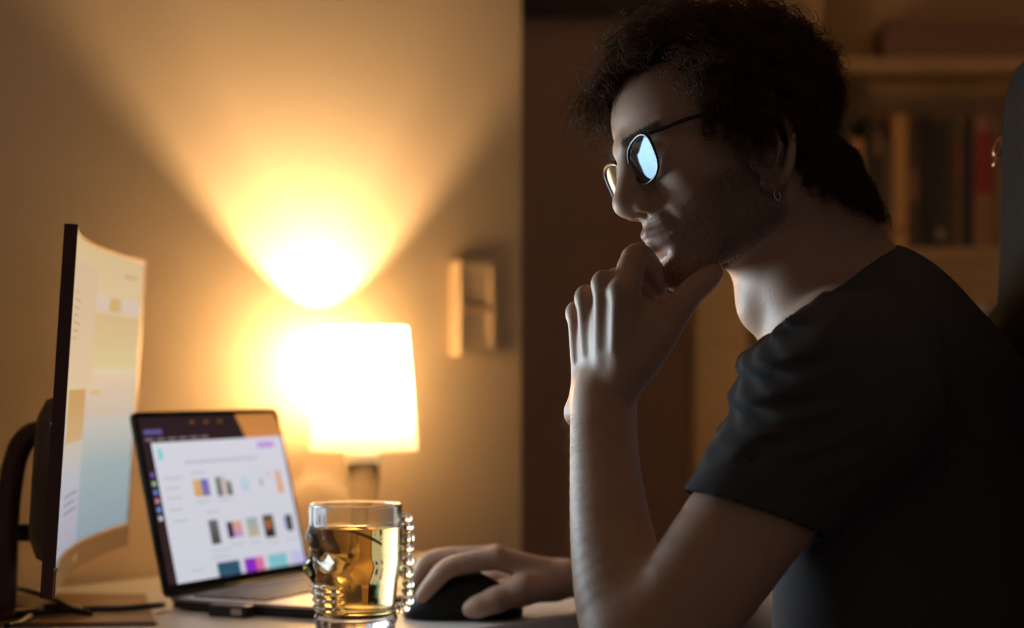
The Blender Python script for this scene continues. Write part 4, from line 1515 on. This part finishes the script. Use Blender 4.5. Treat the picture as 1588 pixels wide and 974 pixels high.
cand = np.where((hm > 0.5))[0]
NC, PC, KP = 1900, 7, 22
roots = rng.choice(cand, NC, replace=False)
tt = np.linspace(0, 1, KP)
S_ = np.zeros((NC * PC, KP, 3))
q = 0
Lh = L[roots]
for ci in range(NC):
    p0 = V[roots[ci]]
    n0 = NRM[roots[ci]].astype(float)
    x, y, z = Lh[ci]
    # combing: forward and down at the front, back and down behind
    front = float(sm(np.array(x), 0.0, 0.06))
    comb = hf * (0.75 * front - 0.42 * (1 - front)) + hup * (-0.25 - 0.55 * float(sm(np.array(-z), -0.02, 0.04)) + 0.40 * float(sm(np.array(z), 0.06, 0.09)))
    d0 = n0 * 0.95 + comb * 0.55 + rng.normal(0, 0.22, 3)
    d0 /= np.linalg.norm(d0)
    top = float(sm(np.array(z), 0.0, 0.06))
    Ln = (0.020 + 0.013 * top + 0.010 * front * top) * rng.uniform(0.7, 1.2)
    if z < 0.0:
        Ln = 0.014 * rng.uniform(0.7, 1.2)
    if z < -0.03:
        Ln = 0.015 * rng.uniform(0.7, 1.2)
    if z < -0.006 and x > 0.026:
        Ln = 0.004
    if -0.012 < z < 0.03 and -0.03 < x < 0.036 and abs(y) > 0.05:
        d0 = n0 * 1.15 - hup * 0.75 - hf * 0.10 + rng.normal(0, 0.12, 3)
        d0 /= np.linalg.norm(d0)
        Ln = 0.040 * rng.uniform(0.7, 1.1)
    lock = front * top * float(sm(np.array(0.030 - y), 0.0, 0.03))
    if lock > 0.3:
        Ln = 0.044 * rng.uniform(0.6, 1.15)
        d0 = n0 * 0.45 + hf * 0.75 - hup * rng.uniform(0.0, 0.75) + rng.normal(0, 0.18, 3)
        d0 /= np.linalg.norm(d0)
    a1 = np.cross(d0, rng.normal(0, 1, 3))
    a1 /= np.linalg.norm(a1)
    a2 = np.cross(d0, a1)
    cr = rng.uniform(0.0035, 0.0075) * (1 if Ln > 0.01 else 0.25)
    tn = rng.uniform(1.2, 2.4) * 2 * math.pi * rng.choice([-1, 1])
    ph = rng.uniform(0, 6.28)
    for k in range(PC):
        off = rng.normal(0, 0.0016, 3)
        off -= n0 * (off @ n0)
        ph2 = ph + rng.normal(0, 0.35)
        cr2 = cr * rng.uniform(0.75, 1.25)
        L2 = Ln * rng.uniform(0.8, 1.15)
        am = cr2 * np.minimum(1, tt * 2.2)
        droop = -(0.006 + 0.016 * lock) * tt ** 2
        S_[q] = (p0 + off * 1.0 - n0 * 0.001)[None] + d0[None] * (L2 * np.sin(tt * 1.45))[:, None] + a1[None] * (am * np.cos(tn * tt + ph2) - cr2 * 0 )[:, None] + a2[None] * (am * np.sin(tn * tt + ph2))[:, None] + np.array([0, 0, 1.0])[None] * droop[:, None] + (off * 1.3)[None] * tt[:, None]
        q += 1
strands('hair', S_, rng.uniform(0.00030, 0.00058, NC * PC), M['hair'], man, 3, 'stuff')

# beard and brows
cb_ = np.where((bmk > 0.35))[0]
rb_ = rng.choice(cb_, min(len(cb_), 4200), replace=False)
n_ = NRM[rb_]
dv = n_ * 0.7 - hup[None] * 0.5 + hf[None] * 0.1 + rng.normal(0, 0.3, (len(rb_), 3))
dv /= np.linalg.norm(dv, axis=1, keepdims=True)
ln_ = rng.uniform(0.0015, 0.0036, (len(rb_), 1)) * (0.5 + bmk[rb_][:, None] * 0.6)
ts = np.linspace(0, 1, 4)[None, :, None]
Sb = V[rb_][:, None, :] + dv[:, None, :] * ln_[:, None, :] * ts - hup[None, None, :] * 0.0012 * ts ** 2
strands('beard', Sb, np.full(len(rb_), 0.00011), M['beard'], man, 3, 'stuff')
cb_ = np.where(brow > 0.4)[0]
for s in (-1, 1):
    cs = cb_[(hy_[cb_] * s) > 0]
    rb_ = rng.choice(cs, min(len(cs), 420), replace=False)
    n_ = NRM[rb_]
    dv = n_ * 0.35 + hl[None] * s * 0.8 + hup[None] * 0.15 + rng.normal(0, 0.2, (len(rb_), 3))
    dv /= np.linalg.norm(dv, axis=1, keepdims=True)
    ln_ = rng.uniform(0.004, 0.009, (len(rb_), 1))
    Sb = V[rb_][:, None, :] + dv[:, None, :] * ln_[:, None, :] * ts
    strands('eyebrow', Sb, np.full(len(rb_), 0.00018), M['beard'], man, 3, 'stuff')
# fair hair on the near forearm
fm = np.where((V[:, 2] < P(0, 640, 1.57)[2]) & (V[:, 2] > P(0, 960, 1.45)[2]) & (V[:, 0] > 0.0) & (V[:, 0] < 0.13) & (V[:, 1] < 1.66) & (V[:, 1] > 1.38) & (NRM[:, 0] < 0.2))[0]
rb_ = rng.choice(fm, min(len(fm), 1500), replace=False)
n_ = NRM[rb_]
dv = n_ * 0.45 + np.array([-0.35, 0, -0.6])[None] + rng.normal(0, 0.25, (len(rb_), 3))
dv /= np.linalg.norm(dv, axis=1, keepdims=True)
ln_ = rng.uniform(0.004, 0.009, (len(rb_), 1))
Sb = V[rb_][:, None, :] + dv[:, None, :] * ln_[:, None, :] * ts
strands('arm_hair', Sb, np.full(len(rb_), 0.00006), M['arm_hair'], man, 3, 'stuff')
# thumb nail
tn_c = TH_L[4][0] * 0.45 + TH_L[5][0] * 0.55
ax_ = TH_L[5][0] - TH_L[4][0]
ax_ /= np.linalg.norm(ax_)
nv = np.array([0.72, -0.62, -0.25])
nv -= ax_ * (nv @ ax_)
nv /= np.linalg.norm(nv)
sv = np.cross(ax_, nv)
Vn = []
for i in range(6):
    for j in range(5):
        u, v = (i / 5 - 0.5), (j / 4 - 0.5)
        wv = 0.0125 * (1 - 0.25 * abs(2 * u) ** 3)
        Vn.append(tn_c + ax_ * u * 0.013 + sv * v * wv + nv * (0.0092 - 0.006 * (2 * v) ** 2 * 0.6))
obj('thumbnail', Vn, [(i * 5 + j, i * 5 + j + 1, i * 5 + j + 6, i * 5 + j + 5) for i in range(5) for j in range(4)], M['nail'], man, smooth=True)

# ---- shirt
SF = Field([(0.10, 0.26, 0.0026), (0.26, 0.62, 0.004)], [(1.36, 2.02, 0.0032)], [(0.62, 0.78, 0.006), (0.78, 1.16, 0.0026)])
hemL = P(1172, 798, 1.452)
hn = np.array([-0.324, -0.10, -0.946])
hn /= np.linalg.norm(hn)
# sleeves first, trimmed by their hem planes, then the torso
SLV = [(SHL, 0.066), (P(1236, 709, 1.463), 0.060), (P(1170, 796, 1.453), 0.0540), (P(1112, 872, 1.443), 0.0530)]
SF.schain(SLV, 12, 0.02)
X, Y, Z = SF.pts((slice(None),) * 3)
pl_ = (X - hemL[0]) * hn[0] + (Y - hemL[1]) * hn[1] + (Z - hemL[2]) * hn[2]
SF.F = np.where(Y < 1.62, np.maximum(SF.F, pl_), SF.F).astype(np.float32)
S2 = Field.__new__(Field)
S2.g = SF.g
S2.F = np.full(SF.F.shape, 0.08, np.float32)
mR = SHR * 0.42 + ELR * 0.58
S2.chain([(SHR, 0.066), (mR, 0.052)], 0.02)
ad = (ELR - SHR) / np.linalg.norm(ELR - SHR)
plr = (X - mR[0]) * ad[0] + (Y - mR[1]) * ad[1] + (Z - mR[2]) * ad[2]
S2.F = np.maximum(S2.F, plr).astype(np.float32)
SF.F = np.minimum(SF.F, S2.F)
torso(SF, 0.004)
# trim at the neck and at the waist, then hollow out along neck and arms
ca, cb2 = P(1196, 541, 1.665), P(1388, 396, 1.665)
mid_c = (ca + cb2) / 2
nn_ = np.array([-0.607, 0.0, 0.795])
tv = (X - mid_c[0]) * nn_[0] + (Z - mid_c[2]) * nn_[2] - 0.007 - 0.10 * np.clip(np.abs(Y - 1.665) - 0.03, 0, 0.2)
SF.F = np.maximum(SF.F, tv).astype(np.float32)
SF.F = np.maximum(SF.F, 0.665 - Z).astype(np.float32)
# folds
fold = np.zeros_like(SF.F)
fx, fy, fz = X - SHL[0], Y - SHL[1], Z - SHL[2]
front_w = np.clip((-pl_ - 0.012) / 0.03, 0, 1) * np.exp(-((X - (SHL[0] - 0.050)) / 0.06) ** 2) * np.exp(-((Y - 1.49) / 0.12) ** 2) * np.exp(-((Z - (SHL[2] - 0.005)) / 0.10) ** 2)
fold = 0.0034 * front_w * np.sin((fx * 0.55 - fz * 0.80 + 0.25 * fy) * 300 + 2.2 * np.sin(fx * 38 + fy * 25 + fz * 18)) + 0.0016 * front_w * np.sin((fx * 0.3 - fz * 0.95 + 0.5 * fy) * 520 + 2.0 * np.sin(fx * 55))
back_w = np.exp(-((Z - 0.93) / 0.12) ** 2) * np.clip((X - 0.24) / 0.08, 0, 1)
fold = fold + 0.0020 * back_w * np.sin((X * 0.6 + Z * 0.8 + Y * 0.2) * 120 + 2 * np.sin(Y * 30))
slv_w = np.clip(-pl_ / 0.03, 0, 1) * np.exp(-((pl_ + 0.03) / 0.03) ** 2) * (Y < 1.58)
fold = fold + 0.0014 * slv_w * np.sin((X * 0.95 + Z * 0.3 + Y * 1.2) * 150)
SF.F = (SF.F + fold).astype(np.float32)
SF.chain([(p, r_ + 0.0035) for p, r_ in ARM_L], 0.004, sub=True) if False else None
up_n = [(p, r_ + 0.0024) for p, r_ in ARM_L[1:5]]
INN = Field.__new__(Field)
INN.g = SF.g
INN.F = np.full(SF.F.shape, 0.08, np.float32)
INN.schain(up_n, 12, 0.004)
near_hem = pl_ + 0.045                                  # only the last 45 mm above the hem is hollow
INN.F = np.maximum(INN.F, -near_hem).astype(np.float32)
SF.F = np.maximum(SF.F, -INN.F)
INN.F[:] = 0.08
INN.chain([(p, r_ + 0.003) for p, r_ in NK], 0.02)
INN.capsule(P(1325, 480, 1.665), P(1243, 335, 1.66), 0.050, 0.046, 0.03)
INN.F = np.maximum(INN.F, -(tv + 0.022)).astype(np.float32)
SF.F = np.maximum(SF.F, -INN.F)
Vs, Qs = SF.mesh()
shirt = obj('shirt', Vs, Qs, M['shirt'], man, smooth=True)
# raised collar rib and hem band come out of the same cloth: thin tubes along the edges
# ---- trousers and shoes (below the frame)
TF = Field([(-0.25, 0.70, 0.010)], [(1.38, 1.95, 0.010)], [(0.06, 0.80, 0.010)])
hipz = 0.56
TF.ellipsoid((0.43, 1.665, 0.60), (0.15, 0.18, 0.12), 0.04)
TF.ellipsoid(P(1510, 1100, 1.665), (0.135, 0.17, 0.10), 0.04)
for s in (-1, 1):
    yk = 1.665 + s * 0.11
    TF.chain([((0.42, 1.665 + s * 0.09, hipz), 0.088), ((0.0, yk + s * 0.02, 0.545), 0.064), ((0.02, yk + s * 0.02, 0.10), 0.050)], 0.03)
Vt, Qt = TF.mesh()
obj('trousers', Vt, Qt, M['trousers'], man, smooth=True)
for s in (-1, 1):
    yk = 1.665 + s * 0.13
    SH = Field([(-0.22, 0.12, 0.007)], [(yk - 0.08, yk + 0.08, 0.007)], [(-0.01, 0.16, 0.007)])
    SH.capsule((0.03, yk, 0.05), (-0.13, yk, 0.035), 0.045, 0.034, 0.02)
    SH.capsule((0.02, yk, 0.06), (0.02, yk, 0.11), 0.045, 0.045, 0.02)
    SH.F = np.maximum(SH.F, np.broadcast_to((0.002 - SH.g[2])[None, None, :], SH.F.shape)).astype(np.float32)
    Vq, Qq = SH.mesh()
    obj('shoe', Vq, Qq, M['black_plastic'], man, smooth=True)

# ------------------------------------------------------------------ eyeglasses
gl = thing('eyeglasses', hw_(0.09, 0, -0.02), 'black framed eyeglasses worn by the person, lenses mirroring the screens', 'glasses')
GX = 0.0980


def gp(yl, zl, s):
    """point on the front of the glasses: yl from the bridge outwards, zl up"""
    return hw_(GX - 1.5 * max(0.0, yl - 0.008) ** 2 - 0.09 * (-zl), s * yl, zl - 0.0055)


outl = []
for k in range(48):
    an = 2 * math.pi * k / 48
    cx_, sx_ = math.cos(an), math.sin(an)
    ex = 2.6
    yy = 0.0335 + 0.0240 * math.copysign(abs(cx_) ** (2 / ex), cx_)
    z_ = -0.005 + 0.0182 * math.copysign(abs(sx_) ** (2 / ex), sx_)
    z_ += 0.003 * (yy - 0.0335) / 0.0240 * (1 if sx_ > 0 else 0.2)
    yy += 0.0022 * (1 if cx_ > 0 else -1) * max(0, sx_) * abs(cx_)
    if sx_ < 0 and cx_ < 0:
        yy += 0.004 * (-sx_) * (-cx_)
    outl.append((yy, z_))
for s in (-1, 1):
    loop = [gp(y_, z_, s) for (y_, z_) in outl]
    rr = [0.0011 + 0.0006 * max(0, (z_ + 0.005) / 0.02) for (y_, z_) in outl]
    MB().tube(loop + loop[:1], rr + rr[:1], 10, cap=False).build('rim', M['frame'], gl, smooth=True)
    cen = gp(0.0335, -0.005, s) + hf * 0.0012
    Vl = [cen + hf * 0.001]
    n = len(loop)
    for t, bl in ((0.4, 0.0008), (0.75, 0.0004), (1.0, 0.0)):
        Vl += [cen * (1 - t) + np.array(p) * t + hf * bl for p in loop]
    Fl = [(0, 1 + k, 1 + (k + 1) % n) for k in range(n)]
    for r_ in range(2):
        Fl += [(1 + r_ * n + k, 1 + (r_ + 1) * n + k, 1 + (r_ + 1) * n + (k + 1) % n, 1 + r_ * n + (k + 1) % n) for k in range(n)]
    obj('lens', Vl, Fl, M['lens'], gl, smooth=True)
    hg = gp(0.0590, 0.0100, s)
    tp_ = spline([hg, hg - hf * 0.010 + hl * s * 0.005, hw_(0.055, s * 0.0725, 0.006), hw_(0.020, s * 0.0770, 0.001), hw_(0.002, s * 0.079, -0.003), hw_(-0.012, s * 0.080, -0.018), hw_(-0.018, s * 0.078, -0.036)], 40)
    MB().tube(tp_, 0.0017, 8, flat=1.0).build('temple', M['frame'], gl, smooth=True)
    MB().tube([gp(0.012, -0.006, s), gp(0.0105, -0.006, s) - hf * 0.005], 0.0007, 6).build('nose_pad_arm', M['silver'], gl, smooth=True)
    MB().sphere(gp(0.0105, -0.008, s) - hf * 0.0055, 0.0032, 12, 8, (0.6, 0.6, 1.2)).build('nose_pad', M['pale'], gl, smooth=True)
br = spline([gp(0.0098, 0.004, -1), gp(0.004, 0.0072, -1), gp(0.004, 0.0072, 1), gp(0.0098, 0.004, 1)], 20)
MB().tube(br, 0.0015, 10).build('bridge', M['frame'], gl, smooth=True)

# earring
ec = hw_(0.012, 0.0765, -0.0735)
er_ = [ec + hf * 0.0025 * math.sin(a_) + hup * 0.0042 * math.cos(a_) + hl * 0.0 for a_ in np.linspace(0, 2 * math.pi, 25)]
tag(MB().tube(er_, 0.0006, 8, cap=False).build('earring', M['silver'], smooth=True), 'small silver hoop earring in the near ear', 'earring')

# ------------------------------------------------------------------ gaming chair
chair = thing('gaming_chair', (0.42, 1.665, 0), 'black high backed gaming chair behind the seated person', 'chair')
CXB = 0.4575
prof = [(0.0, 0.46), (0.19, 0.46), (0.235, 0.56), (0.25, 0.72), (0.275, 0.88), (0.272, 0.985), (0.235, 1.035), (0.170, 1.055), (0.166, 1.09), (0.170, 1.17), (0.170, 1.245), (0.158, 1.272), (0.13, 1.286), (0.06, 1.290), (0.0, 1.290)]
outl = [(1.665 + y_, z_) for y_, z_ in prof] + [(1.665 - y_, z_) for y_, z_ in prof[::-1][1:-1]]
outl = np.array(outl)


def rec(z):
    return CXB + 0.0 + (z - 1.05) * 0.03


cyz = np.array([1.665, 0.9])
Vc, Fc = [], []
lay = [(0.0, 0.90), (0.012, 0.965), (0.03, 1.0), (0.075, 1.0), (0.092, 0.97), (0.10, 0.90)]
n = len(outl)
for (dx, sc_) in lay:
    for (y_, z_) in outl:
        # shrink towards the local centre line only sideways and a little in height
        yy = 1.665 + (y_ - 1.665) * (1 - (1 - sc_) * 0.8)
        z2 = z_ if z_ < 1.2 else 1.2 + (z_ - 1.2) * (1 - (1 - sc_) * 2)
        Vc.append((rec(z2) + dx, yy, z2))
for i in range(len(lay) - 1):
    Fc += [(i * n + k, (i + 1) * n + k, (i + 1) * n + (k + 1) % n, i * n + (k + 1) % n) for k in range(n)]


def fan(base, flip):
    m = len(prof)
    out = []
    for j in range(m - 1):
        l0, l1 = j, j + 1
        r0 = (2 * m - 2 - j) % (2 * m - 2)
        r1 = (2 * m - 2 - j - 1)
        q = [l0, l1, r1, r0]
        q2 = []
        for v_ in q:
            if v_ not in q2:
                q2.append(v_)
        if len(q2) > 2:
            t_ = tuple(base + v_ for v_ in q2)
            out.append(t_[::-1] if flip else t_)
    return out


Fc += fan(0, True) + fan((len(lay) - 1) * n, False)
obj('backrest', Vc, Fc, M['chair'], chair, bevel=0.006)
bz0 = 1.205
hp_ = [(rec(bz0) - 0.002 + 0.0032 * math.cos(a_) + 0.0028 * math.sin(a_), 1.829, bz0 + 0.0080 * math.sin(a_)) for a_ in np.linspace(0, 2 * math.pi, 25)]
bk_ = MB().tube(hp_, 0.0016, 8, cap=False)
bk_.tube([(rec(bz0) - 0.004, 1.829, bz0 - 0.0075), (rec(bz0) - 0.005, 1.829, bz0 - 0.014), (rec(bz0) - 0.007, 1.829, bz0 - 0.018)], 0.0013, 8)
bk_.build('edge_buckle', M['copper'], chair, smooth=True)
SC = Field([(-0.08, 0.52, 0.010)], [(1.38, 1.95, 0.010)], [(0.36, 0.60, 0.008)])
SC.ellipsoid((0.22, 1.665, 0.43), (0.27, 0.24, 0.055), 0.03)
for s in (-1, 1):
    SC.capsule((0.02, 1.665 + s * 0.225, 0.455), (0.42, 1.665 + s * 0.225, 0.465), 0.034, 0.034, 0.03)
Vq, Qq = SC.mesh()
obj('seat', Vq, Qq, M['chair'], chair, smooth=True)
azl = ELL[2] - 0.041
for s, yy in ((-1, ELL[1] + 0.005), (1, 1.665 * 2 - ELL[1] + 0.02)):
    ax0 = 0.15 if s < 0 else 0.25
    pad = MB().box((ax0, yy, azl - 0.014), (0.125, 0, 0), (0, 0.042, 0), (0, 0, 0.0135)).build('armrest_pad', M['black_plastic'], chair, bevel=0.008)
    MB().tube([(ax0 + 0.05, yy, azl - 0.028), (ax0 + 0.06, yy - s * 0.0, 0.50), (0.24, 1.665 + s * 0.20, 0.40)], 0.020, 12).build('armrest_post', M['black_plastic'], chair, smooth=True)
MB().tube([(0.24, 1.665, 0.40), (0.24, 1.665, 0.10)], 0.028, 16).build('gas_lift', M['silver'], chair, smooth=True)
MB().box((0.40, 1.665, 0.44), (0.09, 0, 0.02), (0, 0.06, 0), (0, 0, 0.012)).build('recline_bracket', M['black_plastic'], chair)
for k in range(5):
    an = 2 * math.pi * k / 5 + 0.3
    e_ = np.array([0.24 + 0.30 * math.cos(an), 1.665 + 0.30 * math.sin(an), 0.085])
    lg = MB().tube([(0.24, 1.665, 0.115), e_], [0.03, 0.02], 10).build('base_leg', M['black_plastic'], chair, smooth=True)
    MB().tube([e_ + np.array([0.018 * math.sin(an), -0.018 * math.cos(an), -0.055]), e_ + np.array([-0.018 * math.sin(an), 0.018 * math.cos(an), -0.055])], 0.03, 16).build('caster', M['cable'], lg, smooth=True)
